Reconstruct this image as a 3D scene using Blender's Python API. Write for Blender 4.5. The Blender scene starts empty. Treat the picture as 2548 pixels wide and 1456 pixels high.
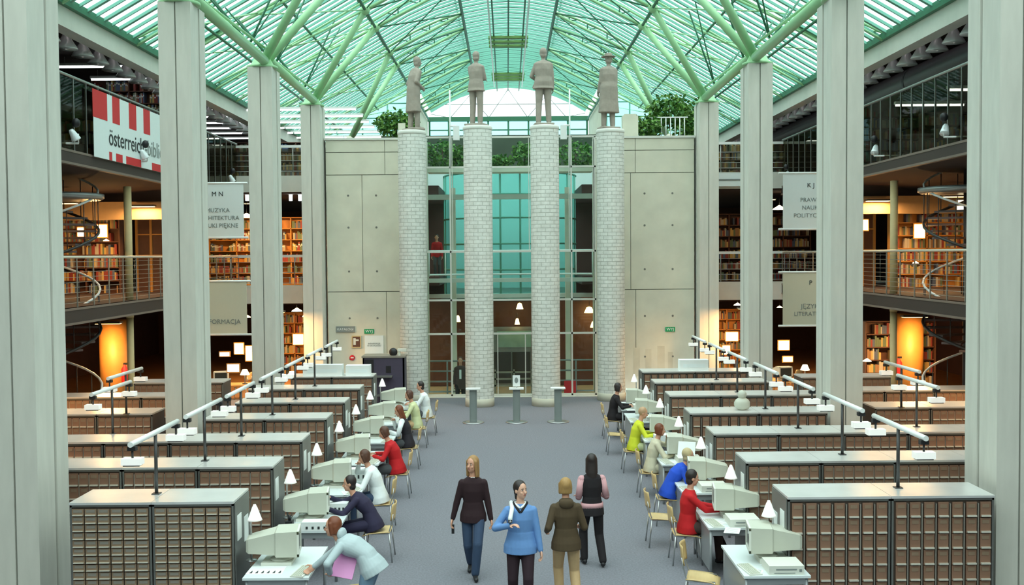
import bpy, math, random
from mathutils import Vector, Matrix, Euler
random.seed(7)
SC = bpy.context.scene
COL = SC.collection
R = math.radians

# ------------------------------------------------------------------ camera, world, exposure
CX = 0.115                      # hall axis
cam_d = bpy.data.cameras.new('camera'); cam = bpy.data.objects.new('camera', cam_d); COL.objects.link(cam)
cam.location = (0, 0, 4.6)
cam_d.sensor_width = 36; cam_d.lens = 36*2600/2548; cam_d.clip_end = 400; cam_d.clip_start = 0.1
_q = Euler((R(90-2.05), 0, R(-0.24)), 'XYZ').to_matrix()
_roll = Matrix.Rotation(R(0.45), 3, _q @ Vector((0, 0, -1)))
cam.rotation_euler = (_roll @ _q).to_euler()
SC.camera = cam
SC.view_settings.view_transform = 'Standard'; SC.view_settings.look = 'None'
SC.view_settings.gamma = 1; SC.view_settings.use_curve_mapping = False
SC.view_settings.exposure = 0.68
W = bpy.data.worlds.new('sky'); SC.world = W; W.use_nodes = True
_nt = W.node_tree; _nt.nodes.clear()
_o = _nt.nodes.new('ShaderNodeOutputWorld'); _b = _nt.nodes.new('ShaderNodeBackground')
_b.inputs[0].default_value = (0.86, 0.97, 1.0, 1); _b.inputs[1].default_value = 1.3
_nt.links.new(_b.outputs[0], _o.inputs[0])
_s = bpy.data.lights.new('sun', 'SUN'); _s.energy = 5.8; _s.color = (1.0, .73, .72); _s.angle = R(110)   # soft sun added to brighten the hall, tinted against the green glass
_so = bpy.data.objects.new('sun', _s); COL.objects.link(_so); _so.rotation_euler = (R(26), R(0), 0); _so.location = (0, -5, 30)

# ------------------------------------------------------------------ materials
MATS = {}
def mat(name, col, rough=0.6, metal=0.0, noise=0.0, nscale=8.0, bump=0.0, emit=None, estr=0.0, spec=0.5, trans=0.0, alpha=None, stretch=None):
    if name in MATS: return MATS[name]
    m = bpy.data.materials.new(name); m.use_nodes = True
    nt = m.node_tree; b = nt.nodes['Principled BSDF']
    b.inputs['Base Color'].default_value = (*col, 1); b.inputs['Roughness'].default_value = rough
    b.inputs['Metallic'].default_value = metal; b.inputs['Specular IOR Level'].default_value = spec
    tc = nt.nodes.new('ShaderNodeTexCoord')
    n = nt.nodes.new('ShaderNodeTexNoise'); n.inputs['Scale'].default_value = nscale; n.inputs['Detail'].default_value = 4
    if stretch:
        mp = nt.nodes.new('ShaderNodeMapping'); mp.inputs['Scale'].default_value = stretch
        nt.links.new(tc.outputs['Object'], mp.inputs[0]); nt.links.new(mp.outputs[0], n.inputs['Vector'])
    else:
        nt.links.new(tc.outputs['Object'], n.inputs['Vector'])
    a = max(noise, 0.02)
    mx = nt.nodes.new('ShaderNodeMix'); mx.data_type = 'RGBA'
    mx.inputs[6].default_value = (*[max(0, c*(1-a)) for c in col], 1)
    mx.inputs[7].default_value = (*[min(1, c*(1+a)) for c in col], 1)
    nt.links.new(n.outputs['Fac'], mx.inputs[0]); nt.links.new(mx.outputs[2], b.inputs['Base Color'])
    if bump:
        bp = nt.nodes.new('ShaderNodeBump'); bp.inputs['Strength'].default_value = bump; bp.inputs['Distance'].default_value = 0.02
        nt.links.new(n.outputs['Fac'], bp.inputs['Height']); nt.links.new(bp.outputs[0], b.inputs['Normal'])
    if emit:
        b.inputs['Emission Color'].default_value = (*emit, 1); b.inputs['Emission Strength'].default_value = estr
    MATS[name] = m
    return m
def glass(name, tint, gloss=0.06, rough=0.02, mixcol=None, mixfac=0.0):
    m = bpy.data.materials.new(name); m.use_nodes = True; nt = m.node_tree; nt.nodes.clear()
    o = nt.nodes.new('ShaderNodeOutputMaterial'); t = nt.nodes.new('ShaderNodeBsdfTransparent')
    t.inputs[0].default_value = (*tint, 1)
    g = nt.nodes.new('ShaderNodeBsdfGlossy'); g.inputs['Roughness'].default_value = rough
    mx = nt.nodes.new('ShaderNodeMixShader'); mx.inputs[0].default_value = gloss
    last = t.outputs[0]
    if mixcol:
        d = nt.nodes.new('ShaderNodeBsdfTranslucent'); d.inputs[0].default_value = (*mixcol, 1)
        m2 = nt.nodes.new('ShaderNodeMixShader'); m2.inputs[0].default_value = mixfac
        nt.links.new(t.outputs[0], m2.inputs[1]); nt.links.new(d.outputs[0], m2.inputs[2]); last = m2.outputs[0]
    nt.links.new(last, mx.inputs[1]); nt.links.new(g.outputs[0], mx.inputs[2]); nt.links.new(mx.outputs[0], o.inputs[0])
    MATS[name] = m
    return m
def brick_mat(name, c1, c2, mortar):
    m = mat(name, c1, 0.8); nt = m.node_tree; b = nt.nodes['Principled BSDF']
    uv = nt.nodes.new('ShaderNodeUVMap'); br = nt.nodes.new('ShaderNodeTexBrick')
    br.inputs['Color1'].default_value = (*c1, 1); br.inputs['Color2'].default_value = (*c2, 1); br.inputs['Mortar'].default_value = (*mortar, 1)
    br.inputs['Scale'].default_value = 1.0; br.inputs['Brick Width'].default_value = 0.26; br.inputs['Row Height'].default_value = 0.115
    br.inputs['Mortar Size'].default_value = 0.012; br.inputs['Mortar Smooth'].default_value = 0.3
    n = nt.nodes.new('ShaderNodeTexNoise'); n.inputs['Scale'].default_value = 5.5; n.inputs['Detail'].default_value = 6; n.inputs['Roughness'].default_value = .7
    tc = nt.nodes.new('ShaderNodeTexCoord'); nt.links.new(tc.outputs['Object'], n.inputs['Vector'])
    mx = nt.nodes.new('ShaderNodeMix'); mx.data_type = 'RGBA'; mx.blend_type = 'MULTIPLY'; mx.inputs[0].default_value = .55
    nt.links.new(uv.outputs[0], br.inputs['Vector']); nt.links.new(br.outputs['Color'], mx.inputs[6])
    cr = nt.nodes.new('ShaderNodeValToRGB'); cr.color_ramp.elements[0].position = .3; cr.color_ramp.elements[1].position = .62
    cr.color_ramp.elements[0].color = (.62, .62, .6, 1)
    nt.links.new(n.outputs['Fac'], cr.inputs[0]); nt.links.new(cr.outputs[0], mx.inputs[7])
    nt.links.new(mx.outputs[2], b.inputs['Base Color'])
    bp = nt.nodes.new('ShaderNodeBump'); bp.inputs['Strength'].default_value = .6; bp.inputs['Distance'].default_value = .02; bp.invert = True
    nt.links.new(br.outputs['Fac'], bp.inputs['Height']); nt.links.new(bp.outputs[0], b.inputs['Normal'])
    return m
mat('concrete', (.64, .625, .51), .85, noise=.16, nscale=1.7, bump=.15)
mat('pillar', (.62, .61, .54), .85, noise=.13, nscale=2.4, bump=.12, stretch=(3, 3, .6))
mat('concrete_edge', (.66, .67, .61), .8, noise=.1, nscale=3)
mat('joint', (.17, .17, .15), .9); mat('groove', (.27, .27, .24), .9)
mat('stain', (.55, .53, .42), .9, noise=.3, nscale=1.6)
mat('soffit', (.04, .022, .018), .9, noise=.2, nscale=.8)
mat('soffit_warm_lit', (.45, .30, .16), .9, noise=.1)
mat('carpet', (.175, .175, .20), .95, noise=.45, nscale=34, bump=.2)
mat('floor_warm', (.36, .17, .06), .5, noise=.2, nscale=3)
mat('green_steel', (.34, .62, .33), .38, noise=.06)
mat('dark_green', (.035, .16, .085), .5, noise=.1)
mat('bar_green', (.12, .36, .27), .5)
mat('olive', (.12, .25, .06), .6)
mat('white_paint', (.80, .82, .80), .4)
mat('white_board', (.78, .86, .86), .5); mat('court_dark', (.07, .085, .06), .8, noise=.4, nscale=2)
mat('grey_steel', (.36, .37, .36), .35, metal=.6)
mat('dark_steel', (.06, .06, .06), .4, metal=.3)
mat('cab_body', (.10, .07, .055), .5, metal=.2, noise=.15)
mat('cab_side', (.20, .205, .19), .35, metal=.5, noise=.2, nscale=2)
mat('cab_top', (.82, .82, .80), .30, metal=.5, noise=.1, nscale=3)
mat('cab_frame', (.36, .33, .28), .4, metal=.5)
mat('drawer', (.27, .185, .12), .5, metal=.1, noise=.25, nscale=1.5)
mat('drawer_b', (.25, .135, .085), .55, noise=.3, nscale=1.5)
mat('pull', (.75, .71, .60), .35, metal=.4)
mat('desk_top', (.68, .74, .74), .35)
mat('desk_frame', (.33, .35, .36), .4, metal=.3)
mat('beige', (.54, .55, .46), .5, noise=.04)
mat('beige_light', (.70, .71, .63), .5)
mat('screen', (.04, .05, .05), .15)
mat('plywood', (.62, .44, .20), .4, noise=.12, nscale=6, stretch=(1, 8, 1))
mat('chrome', (.45, .46, .46), .3, metal=.8)
mat('black', (.012, .012, .014), .5)
mat('purple_dark', (.06, .05, .085), .5, noise=.1)
mat('orange_wood', (.60, .27, .06), .5, noise=.15, nscale=4)
mat('dark_wood', (.12, .05, .03), .6, noise=.2)
mat('maroon', (.085, .035, .03), .7, noise=.3, nscale=2)
mat('red', (.62, .015, .02), .6)
mat('paper', (.82, .86, .84), .7)
mat('green_sign', (.01, .32, .12), .5)
mat('ink', (.03, .035, .035), .7)
mat('ink_grey', (.22, .25, .24), .7)
mat('leaf', (.045, .15, .02), .6, noise=.5, nscale=3)
mat('leaf2', (.12, .26, .04), .6, noise=.4, nscale=3)
mat('stone', (.32, .28, .235), .9, noise=.22, nscale=7, bump=.5)
mat('tube_light', (1, 1, 1), emit=(.92, 1, 1), estr=2.2)
mat('lamp_white', (.9, .9, .86), .4, emit=(1, .97, .92), estr=.18)
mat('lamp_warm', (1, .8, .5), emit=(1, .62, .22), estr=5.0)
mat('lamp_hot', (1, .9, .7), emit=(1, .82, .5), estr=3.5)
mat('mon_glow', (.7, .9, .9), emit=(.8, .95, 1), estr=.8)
mat('yellow_col', (.60, .47, .24), .6, noise=.08)
brick_mat('white_brick', (.76, .77, .71), (.70, .715, .66), (.53, .54, .49))
glass('roof_glass', (.60, .85, .82), .02, mixcol=(.7, .93, .90), mixfac=.15)
glass('clear_glass', (.86, .95, .93), .015)
glass('rail_glass', (.68, .67, .60), .03, mixcol=(.3, .27, .22), mixfac=.10)
glass('teal_glass', (.36, .86, .80), .03, mixcol=(.4, .95, .88), mixfac=.4)
glass('pale_glass', (.66, .93, .95), .03)
glass('sky_glass', (.97, 1.0, 1.0), .02)
M = MATS

# ------------------------------------------------------------------ mesh builder
class MB:
    def __init__(s): s.v = []; s.f = []; s.m = []; s.uv = None; s.sm = []
    def _add(s, vs, fs, mi=0, smooth=False):
        b = len(s.v); s.v += [tuple(v) for v in vs]
        for f in fs: s.f.append(tuple(b+i for i in f)); s.m.append(mi); s.sm.append(smooth)
        return s
    def box(s, x0, x1, y0, y1, z0, z1, mi=0, mtx=None):
        vs = [Vector(p) for p in ((x0,y0,z0),(x1,y0,z0),(x1,y1,z0),(x0,y1,z0),(x0,y0,z1),(x1,y0,z1),(x1,y1,z1),(x0,y1,z1))]
        if mtx: vs = [mtx @ v for v in vs]
        return s._add(vs, [(0,3,2,1),(4,5,6,7),(0,1,5,4),(1,2,6,5),(2,3,7,6),(3,0,4,7)], mi)
    def cbox(s, c, d, mi=0, mtx=None):
        return s.box(c[0]-d[0]/2, c[0]+d[0]/2, c[1]-d[1]/2, c[1]+d[1]/2, c[2]-d[2]/2, c[2]+d[2]/2, mi, mtx)
    def hexa(s, bot, top, mi=0):
        return s._add(list(bot)+list(top), [(0,3,2,1),(4,5,6,7),(0,1,5,4),(1,2,6,5),(2,3,7,6),(3,0,4,7)], mi)
    def tube(s, p0, p1, r0, r1=None, n=10, mi=0, caps=True, mtx=None):
        if r1 is None: r1 = r0
        p0, p1 = Vector(p0), Vector(p1)
        d = (p1-p0).normalized()
        u = d.orthogonal().normalized(); w = d.cross(u)
        vs = []
        for p, r in ((p0, r0), (p1, r1)):
            for k in range(n):
                a = 2*math.pi*k/n; vs.append(p + (u*math.cos(a)+w*math.sin(a))*r)
        if mtx: vs = [mtx @ v for v in vs]
        fs = [(k, (k+1) % n, n+(k+1) % n, n+k) for k in range(n)]
        s._add(vs, fs, mi, True)
        if caps:
            b = len(s.v)-2*n
            s.f.append(tuple(b+k for k in reversed(range(n)))); s.m.append(mi); s.sm.append(False)
            s.f.append(tuple(b+n+k for k in range(n))); s.m.append(mi); s.sm.append(False)
        return s
    def path(s, pts, r, n=8, mi=0):
        pts = [Vector(p) for p in pts]
        vs = []; u = None
        for i, p in enumerate(pts):
            d = (pts[min(i+1, len(pts)-1)]-pts[max(i-1, 0)]).normalized()
            if u is None: u = d.orthogonal().normalized()
            u = (u - d*u.dot(d)).normalized(); w = d.cross(u)
            for k in range(n):
                a = 2*math.pi*k/n; vs.append(p+(u*math.cos(a)+w*math.sin(a))*r)
        fs = [(i*n+k, i*n+(k+1) % n, (i+1)*n+(k+1) % n, (i+1)*n+k) for i in range(len(pts)-1) for k in range(n)]
        fs.append(tuple(reversed(range(n)))); L = (len(pts)-1)*n; fs.append(tuple(L+k for k in range(n)))
        return s._add(vs, fs, mi, True)
    def rings(s, rings, n=20, mi=0, smooth=True):
        """rings: (center, rx, ry, side, fwd)"""
        vs = []
        for c, rx, ry, sd, fw in rings:
            for k in range(n):
                a = 2*math.pi*k/n; vs.append(Vector(c)+Vector(sd)*math.cos(a)*rx+Vector(fw)*math.sin(a)*ry)
        fs = [(i*n+k, i*n+(k+1) % n, (i+1)*n+(k+1) % n, (i+1)*n+k) for i in range(len(rings)-1) for k in range(n)]
        fs.append(tuple(reversed(range(n)))); L = (len(rings)-1)*n; fs.append(tuple(L+k for k in range(n)))
        return s._add(vs, fs, mi, smooth)
    def lathe(s, c, prof, n=24, mi=0):
        return s.rings([((c[0], c[1], c[2]+z), r, r, (1,0,0), (0,1,0)) for r, z in prof], n, mi)
    def ell(s, c, r, mtx=None, n=14, mi=0):
        c = Vector(c); vs = []; m = n//2
        for i in range(m+1):
            t = -math.pi/2+math.pi*(i+.0)/m
            t = max(-1.5, min(1.5, t))
            for k in range(n):
                a = 2*math.pi*k/n
                p = Vector((r[0]*math.cos(t)*math.cos(a), r[1]*math.cos(t)*math.sin(a), r[2]*math.sin(t)))
                vs.append(c + (mtx @ p if mtx else p))
        fs = [(i*n+k, i*n+(k+1) % n, (i+1)*n+(k+1) % n, (i+1)*n+k) for i in range(m) for k in range(n)]
        fs.append(tuple(reversed(range(n)))); fs.append(tuple(m*n+k for k in range(n)))
        return s._add(vs, fs, mi, True)
    def cap(s, p0, r0, p1, r1, n=12, mi=0):
        s.ell(p0, (r0, r0, r0), n=n, mi=mi); s.ell(p1, (r1, r1, r1), n=n, mi=mi)
        if (Vector(p1)-Vector(p0)).length > 1e-4: s.tube(p0, p1, r0, r1, n=n, mi=mi)
        return s
    def mesh(s, name, mats):
        me = bpy.data.meshes.new(name); me.from_pydata(s.v, [], s.f)
        for m in (mats if isinstance(mats, (list, tuple)) else [mats]): me.materials.append(M[m] if isinstance(m, str) else m)
        me.polygons.foreach_set('material_index', s.m); me.polygons.foreach_set('use_smooth', s.sm)
        me.update(); return me
    def obj(s, name, mats, parent=None, loc=None, rz=0, **props):
        return link(name, s.mesh(name, mats), parent, loc, rz, **props)
def link(name, me, parent=None, loc=None, rz=0, **props):
    o = bpy.data.objects.new(name, me); COL.objects.link(o)
    if parent: o.parent = parent
    if loc is not None: o.location = loc
    if rz: o.rotation_euler = (0, 0, rz)
    for k, v in props.items(): o[k] = v
    return o
def thing(name, label, cat, loc=(0, 0, 0), rz=0, group=None):
    o = bpy.data.objects.new(name, None); COL.objects.link(o); o.location = loc; o.rotation_euler = (0, 0, rz)
    o.empty_display_size = .1
    o['label'] = label; o['category'] = cat
    if group: o['group'] = group
    return o
def tag(o, label, cat, group=None):
    o['label'] = label; o['category'] = cat
    if group: o['group'] = group
    return o
def struct(mb, name, mats, **k):
    o = mb.obj(name, mats, **k); o['kind'] = 'structure'; return o
KIDS = {}
def dup(root, loc, rz=0, label=None, group=None):
    if root.name not in KIDS: KIDS[root.name] = [(c, [g for g in bpy.data.objects if g.parent == c]) for c in bpy.data.objects if c.parent == root]
    r = root.copy(); COL.objects.link(r); r.location = loc; r.rotation_euler = (0, 0, rz)
    if label: r['label'] = label
    if group: r['group'] = group
    for c, gs in KIDS[root.name]:
        c2 = c.copy(); COL.objects.link(c2); c2.parent = r
        for g in gs:
            g2 = g.copy(); COL.objects.link(g2); g2.parent = c2
    return r
def ordn(i): return ('first', 'second', 'third', 'fourth', 'fifth', 'sixth', 'seventh', 'eighth', 'ninth', 'tenth')[i]
def text_obj(txt, size, m, parent, loc, rot, name='lettering', align='CENTER', extrude=.003):
    cu = bpy.data.curves.new(name, 'FONT'); cu.body = txt; cu.size = size; cu.align_x = align; cu.align_y = 'CENTER'; cu.extrude = extrude; cu.resolution_u = 3
    t = bpy.data.objects.new(name, cu); COL.objects.link(t)
    bpy.context.view_layer.update()
    me = bpy.data.meshes.new_from_object(t.evaluated_get(bpy.context.evaluated_depsgraph_get()))
    bpy.data.objects.remove(t)
    me.materials.clear(); me.materials.append(M[m])
    o = link(name, me, parent, loc); o.rotation_euler = rot
    return o
SIDE = {-1: 'left', 1: 'right'}
# ================================================================== SETTING
PY = [13.3, 20.2, 27.1, 34.0]         # pillar fronts
PXI = 6.13                            # pillar inner face from axis
GX = 9.33                             # side gallery edges from axis
F2, F3 = 3.55, 6.62                   # gallery floors
WY = 34.6                             # concrete wall
def zroof(x):
    x = abs(x)
    if x < 4.4: return 14.2 - x*x/14
    return 12.817 - (x-4.4)*(12.817-9.98)/(GX-4.4)

# floor: hall carpet, wings and rear court (lower landing)
struct(MB().box(-17, 17, -9, WY-.9, -.3, 0), 'floor', 'carpet')
struct(MB().box(-17, CX-PXI-.02, WY-.9, 52, -.3, 0).box(CX+PXI+.02, 17, WY-.9, 52, -.3, 0), 'floor', 'floor_warm')
b = MB()
for k in range(4): b.box(CX-2.75, CX+2.75, WY-.5+k*.33, WY-.5+k*.33+.33, -.9, -.16*(k+1)+.02)
b.box(-6, 6, WY+.8, 62, -.95, -.62)
struct(b, 'floor', 'concrete')
struct(MB().box(CX-2.8, CX+2.8, WY-.92, WY-.5, -.3, .015), 'trim_1', 'concrete_edge')

# concrete wall panels left and right of the columns, with joints and tie holes
for s in (-1, 1):
    b = MB()
    xa, xb = sorted((CX+s*2.78, CX+s*6.07))
    zt = 8.42
    b.box(xa, xb, WY+.02, WY+.38, 0, zt, 1)
    zs = [0, 3.43, 7.28, 8.02, zt]
    for i in range(4):
        xs = [xa, (xa+xb)/2+.3*s*-1+(0 if i % 2 else .0), xb] if i != 1 else [xa, xa+(xb-xa)*.36, xb]
        for j in range(len(xs)-1):
            b.box(xs[j]+.008, xs[j+1]-.008, WY-.06, WY+.02, zs[i]+.01, zs[i+1]-.01, 0)
    for zz in (1.2, 2.55, 4.1, 5.55, 6.6):
        for xx in (.22, .5, .78):
            b.tube((xa+(xb-xa)*xx, WY-.066, zz), (xa+(xb-xa)*xx, WY-.05, zz), .035, n=10, mi=1)
    b.box(xa-.03, xb+.03, WY-.1, WY+.42, zt, zt+.07, 2)
    b.box(min(CX+s*2.78, CX+s*3.1), max(CX+s*2.78, CX+s*3.1), WY, WY+.9, 0, zt, 0)
    struct(b, 'wall_back_%s' % SIDE[s], ['concrete', 'joint', 'concrete_edge'])
# damp stains low on the right wall
b = MB()
for i, (x, w, h) in enumerate(((4.15, .22, .95), (4.55, .2, .9), (4.95, .24, 1.0), (5.3, .16, .8))):
    b.box(x, x+w, WY-.063, WY-.058, .55, .55+h)
tag(b.obj('damp_stain', 'stain'), 'row of dark damp streaks low on the right concrete wall', 'stain')

# outer walls of the wings, far end walls, passage walls
for s in (-1, 1):
    xa, xb = sorted((s*16.8, s*17.1))
    struct(MB().box(xa, xb, -9, 52, -.3, 10.4), 'wall_%s' % SIDE[s], 'maroon')
    xa, xb = sorted((CX+s*4.6, s*17))
    struct(MB().box(xa, xb, 50.2, 50.5, -.3, 9.9), 'wall_far_%s' % SIDE[s], 'dark_wood')
    b = MB(); xs_ = [4.6, 5.8, 7, 8.2, GX]
    for q0, q1 in zip(xs_[:-1], xs_[1:]):
        pts = [(CX+s*q0, 50.33, 9.9), (CX+s*q1, 50.33, 9.9), (CX+s*q1, 50.37, 9.9), (CX+s*q0, 50.37, 9.9)]; tp = [(p[0], p[1], zroof(p[0]-CX)) for p in pts]
        b.hexa(pts, tp, 0); b.tube((CX+s*q0, 50.3, 9.9), (CX+s*q0, 50.3, zroof(q0)), .04, n=6, mi=1)
    for q in (10.5, 11.2, 11.9): b.tube((CX+s*4.6, 50.3, q), (CX+s*(4.4+(12.817-q)/.5755), 50.3, q), .03, n=6, mi=1)
    struct(b, 'window_%d' % (4 if s < 0 else 5), ['roof_glass', 'bar_green'])
    xa, xb = sorted((CX+s*4.6, CX+s*4.75))
    struct(MB().box(xa, xb, 50.5, 60, -.9, 12.7), 'wall_passage_%s' % SIDE[s], 'concrete')
# side gallery slabs (mid and top), with sloped soffits and transverse rear galleries
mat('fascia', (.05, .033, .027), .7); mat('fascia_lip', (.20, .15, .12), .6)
for s in (-1, 1):
    e = CX+s*GX; o = s*16.9
    b = MB()
    for (z0, z1, zi, mi) in ((3.22, F2, 2.9, 0), (6.86, F3+.0, 6.25, 0)):
        y0, y1 = -9.0, 36.0
        lo = z0
        top = F2 if z0 < 4 else F3
        edge_top = top+ (0 if z0 < 4 else .28)
        a = [(e, y0, lo if z0 < 4 else 6.62), (o, y0, zi), (o, y1, zi), (e, y1, lo if z0 < 4 else 6.62)]
        t = [(e, y0, top), (o, y0, top), (o, y1, top), (e, y1, top)]
        if s < 0: a = a[::-1]; t = t[::-1]
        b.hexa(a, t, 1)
        xa, xb = sorted((e, e+s*.12)); b.box(xa-.01, xb+.01, y0, y1, (z0 if z0 < 4 else 6.62)-.02, edge_top, 0)
        xa, xb = sorted((e-s*.02, e+s*.1)); b.box(xa, xb, y0, y1, (z0 if z0 < 4 else 6.62)-.03, (z0 if z0 < 4 else 6.62)+.02, 3); b.box(xa, xb, y0, y1, edge_top-.05, edge_top, 3)
        xi = CX+s*(PXI+.05)
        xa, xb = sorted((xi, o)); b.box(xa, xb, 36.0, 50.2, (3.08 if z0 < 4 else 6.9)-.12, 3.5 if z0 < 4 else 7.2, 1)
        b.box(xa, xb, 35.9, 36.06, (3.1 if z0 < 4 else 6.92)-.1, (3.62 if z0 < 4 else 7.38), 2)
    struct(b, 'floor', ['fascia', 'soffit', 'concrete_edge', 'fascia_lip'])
    # ceiling strip under the top gallery, warm lamplight put into its colour
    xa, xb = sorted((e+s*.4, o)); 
    struct(MB().box(xa, xb, 30.5, 30.9, 5.72, 6.24), 'trim_2', 'soffit_warm_lit')
    # roof-edge beam and the dark ceiling over the top gallery
    b = MB(); xa, xb = sorted((e, e+s*.35)); b.box(xa, xb, -9, 50.4, 9.44, 9.96)
    struct(b, 'trim_%d' % (3 if s < 0 else 4), 'concrete_edge')
    xa, xb = sorted((e-s*.12, e+s*.06)); struct(MB().box(xa, xb, -9, 50.4, 9.86, 10.03), 'trim_%d' % (5 if s < 0 else 6), 'dark_green')
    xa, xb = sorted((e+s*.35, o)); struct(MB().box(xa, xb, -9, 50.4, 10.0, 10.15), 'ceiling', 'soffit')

# glass roof
prof = [-GX, -8, -6.4, -4.9, -4.4, -3.6, -2.7, -1.8, -.9, 0, .9, 1.8, 2.7, 3.6, 4.4, 4.9, 6.4, 8, GX]
def roof_sheet(y0, y1, xs):
    b = MB(); n = len(xs)
    vs = [(CX+x, y, zroof(x)) for y in (y0, y1) for x in xs]
    b._add(vs, [(i, i+1, n+i+1, n+i) for i in range(n-1)], 0, True); return b
struct(roof_sheet(-9, 50.4, prof), 'ceiling', 'roof_glass')
struct(roof_sheet(50.4, 60, [x for x in prof if abs(x) < 4.95]), 'ceiling', 'roof_glass')
b = MB(); y = -8.24; odd = False
while y < 60:
    xs = prof if y < 50.3 else [x for x in prof if abs(x) < 4.5]
    w = .022 if odd else .055
    for i in range(len(xs)-1):
        x0, x1 = xs[i], xs[i+1]; z0, z1 = zroof(x0), zroof(x1)
        bot = [(CX+x0, y-w, z0-.085), (CX+x1, y-w, z1-.085), (CX+x1, y+w, z1-.085), (CX+x0, y+w, z0-.085)]
        top = [(p[0], p[1], p[2]+.075) for p in bot]
        b.hexa(bot, top, 0)
    y += .46; odd = not odd
for x in (-.62, 0, .62):
    b.box(CX+x-.03, CX+x+.03, 7, 60, zroof(x)-.22, zroof(x)-.1, 1)
for x in (-7.9, -6.2, 6.2, 7.9):
    b.tube((CX+x, 8, zroof(x)-.22), (CX+x, 50, zroof(x)-.22), .04, n=6, mi=1)
struct(b, 'trim_7', ['bar_green', 'dark_green'])
for (y0, n, w_) in ((31, 4, 'nearest'), (45, 3, 'middle'), (54, 3, 'farthest')):
    for k in range(n): tag(MB().box(-.85, .85, 0, .32, -.05, .05).obj('roof_vent', 'olive', None, (CX, y0+k*.9, zroof(0)-.28)), 'olive ventilation flap on the roof ridge, %s in the %s cluster' % (ordn(k), w_), 'vent', 'ridge ventilation flaps')

# far gable: open sky above a dark beam, bluish panes below
b = MB()
gy = 60
xs = [-4.4, -3.3, -2.2, -1.1, 0, 1.1, 2.2, 3.3, 4.4]
for x0, x1 in zip(xs[:-1], xs[1:]):
    b.hexa([(CX+x0, gy-.03, 12.36), (CX+x1, gy-.03, 12.36), (CX+x1, gy+.03, 12.36), (CX+x0, gy+.03, 12.36)],
           [(CX+x0, gy-.03, zroof(x0)), (CX+x1, gy-.03, zroof(x1)), (CX+x1, gy+.03, zroof(x1)), (CX+x0, gy+.03, zroof(x0))], 0)
b.box(CX-4.5, CX+4.5, gy-.02, gy+.02, 9.7, 12.3, 1)
b.box(CX-4.6, CX+4.6, gy-.15, gy+.15, 12.25, 12.5, 2)
for x in (-4.5, -3.4, -2.3, -1.15, 0, 1.15, 2.3, 3.4, 4.5): b.box(CX+x-.05, CX+x+.05, gy-.1, gy+.1, 9.5, 12.3, 2)
for z in (10.6, 11.3, 11.75): b.box(CX-4.5, CX+4.5, gy-.08, gy+.08, z-.03, z+.03, 2)
for x in (-3.3, -1.1, 1.1, 3.3):
    for d in (-1.1, 1.1): b.tube((CX+x, gy-.1, 12.45), (CX+x+d, gy-.1, zroof(x+d)-.15), .02, n=6, mi=3)
b.box(CX-3.6, CX+3.6, gy-.12, gy-.06, 13.18, 13.22, 3)
struct(b, 'window_1', ['sky_glass', 'pale_glass', 'dark_green', 'grey_steel'])
struct(MB().box(-4.6, 4.8, 59.8, 60.2, -.95, 9.6), 'wall_passage_end', 'dark_wood')
# hidden closure behind the camera side of the hall
b = MB(); b.box(-17, 17, -9.3, -9, -.3, 9.9)
for q0, q1 in zip(prof[:-1], prof[1:]):
    pts = [(CX+q0, -9.3, 9.9), (CX+q1, -9.3, 9.9), (CX+q1, -9, 9.9), (CX+q0, -9, 9.9)]; b.hexa(pts, [(p[0], p[1], zroof(p[0]-CX)) for p in pts])
struct(b, 'wall_front', 'concrete')

# ================================================================== PILLARS with green heads and strut trees
NODE = {}
def nodeZ(): return 12.3
def pillar(s, i):
    y = PY[i] if i < 4 else PY[3]+6.9
    e = CX+s*PXI
    nm = '%s %s' % (SIDE[s], ordn(i) if i < 4 else 'hidden')
    t = thing('concrete_pillar', 'grooved concrete pillar with green head, %s from the front on the %s' % (('nearest' if i == 0 else ordn(i)), SIDE[s]), 'pillar', (e, y, 0))
    b = MB(); w = .64
    # front column and back column with dark groove between, grooves on the front face
    def bx(x0, x1, y0, y1, z0, z1, mi=0):
        xa, xb = sorted((s*x0, s*x1)); b.box(xa, xb, y0, y1, z0, z1, mi)
    ht = 9.5
    bx(.015, .3, 0, .5, 0, ht); bx(.325, w, 0, .5, 0, ht); bx(.03, w-.02, .03, .52, 0, ht, 1)
    bx(0, w, .54, .9, 0, ht-.02); bx(.05, w-.05, .5, .56, 0, ht-.06, 1)
    b.obj('shaft', ['pillar', 'groove'], t)
    h = MB(); cx = s*.33
    h.lathe((cx, .35, ht), [(.40, 0), (.40, .06), (.30, .09), (.16, .34), (.05, .36)], 20)
    h.obj('head', 'green_steel', t)
    # tubes to the roof nodes
    zc = ht+.3
    for k, dy in enumerate((-.75-.27, 1.8-.27)):
        p1 = Vector((CX+s*4.5, y+dy+.0, nodeZ())) - Vector((e, y, 0))
        p0 = Vector((cx-s*.1, .35+(-.12 if k == 0 else .15), zc-.06))
        tb = MB(); tb.tube(p0, p1, .115, .10, n=16); tb.ell(p1, (.16, .16, .16))
        tb.obj('strut', 'green_steel', t)
        NODE[(s, i, k)] = Vector((CX+s*4.5, y+dy, nodeZ()))
    p1 = Vector((s*6.9+CX-e+s*1.1, .35, zroof(7.6)-.2))
    tb = MB(); tb.tube((cx, .35, zc-.1), (s*1.55, .35, zroof(7.68)-.2), .05, n=10); tb.obj('side_brace', 'green_steel', t)
    return t
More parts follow.
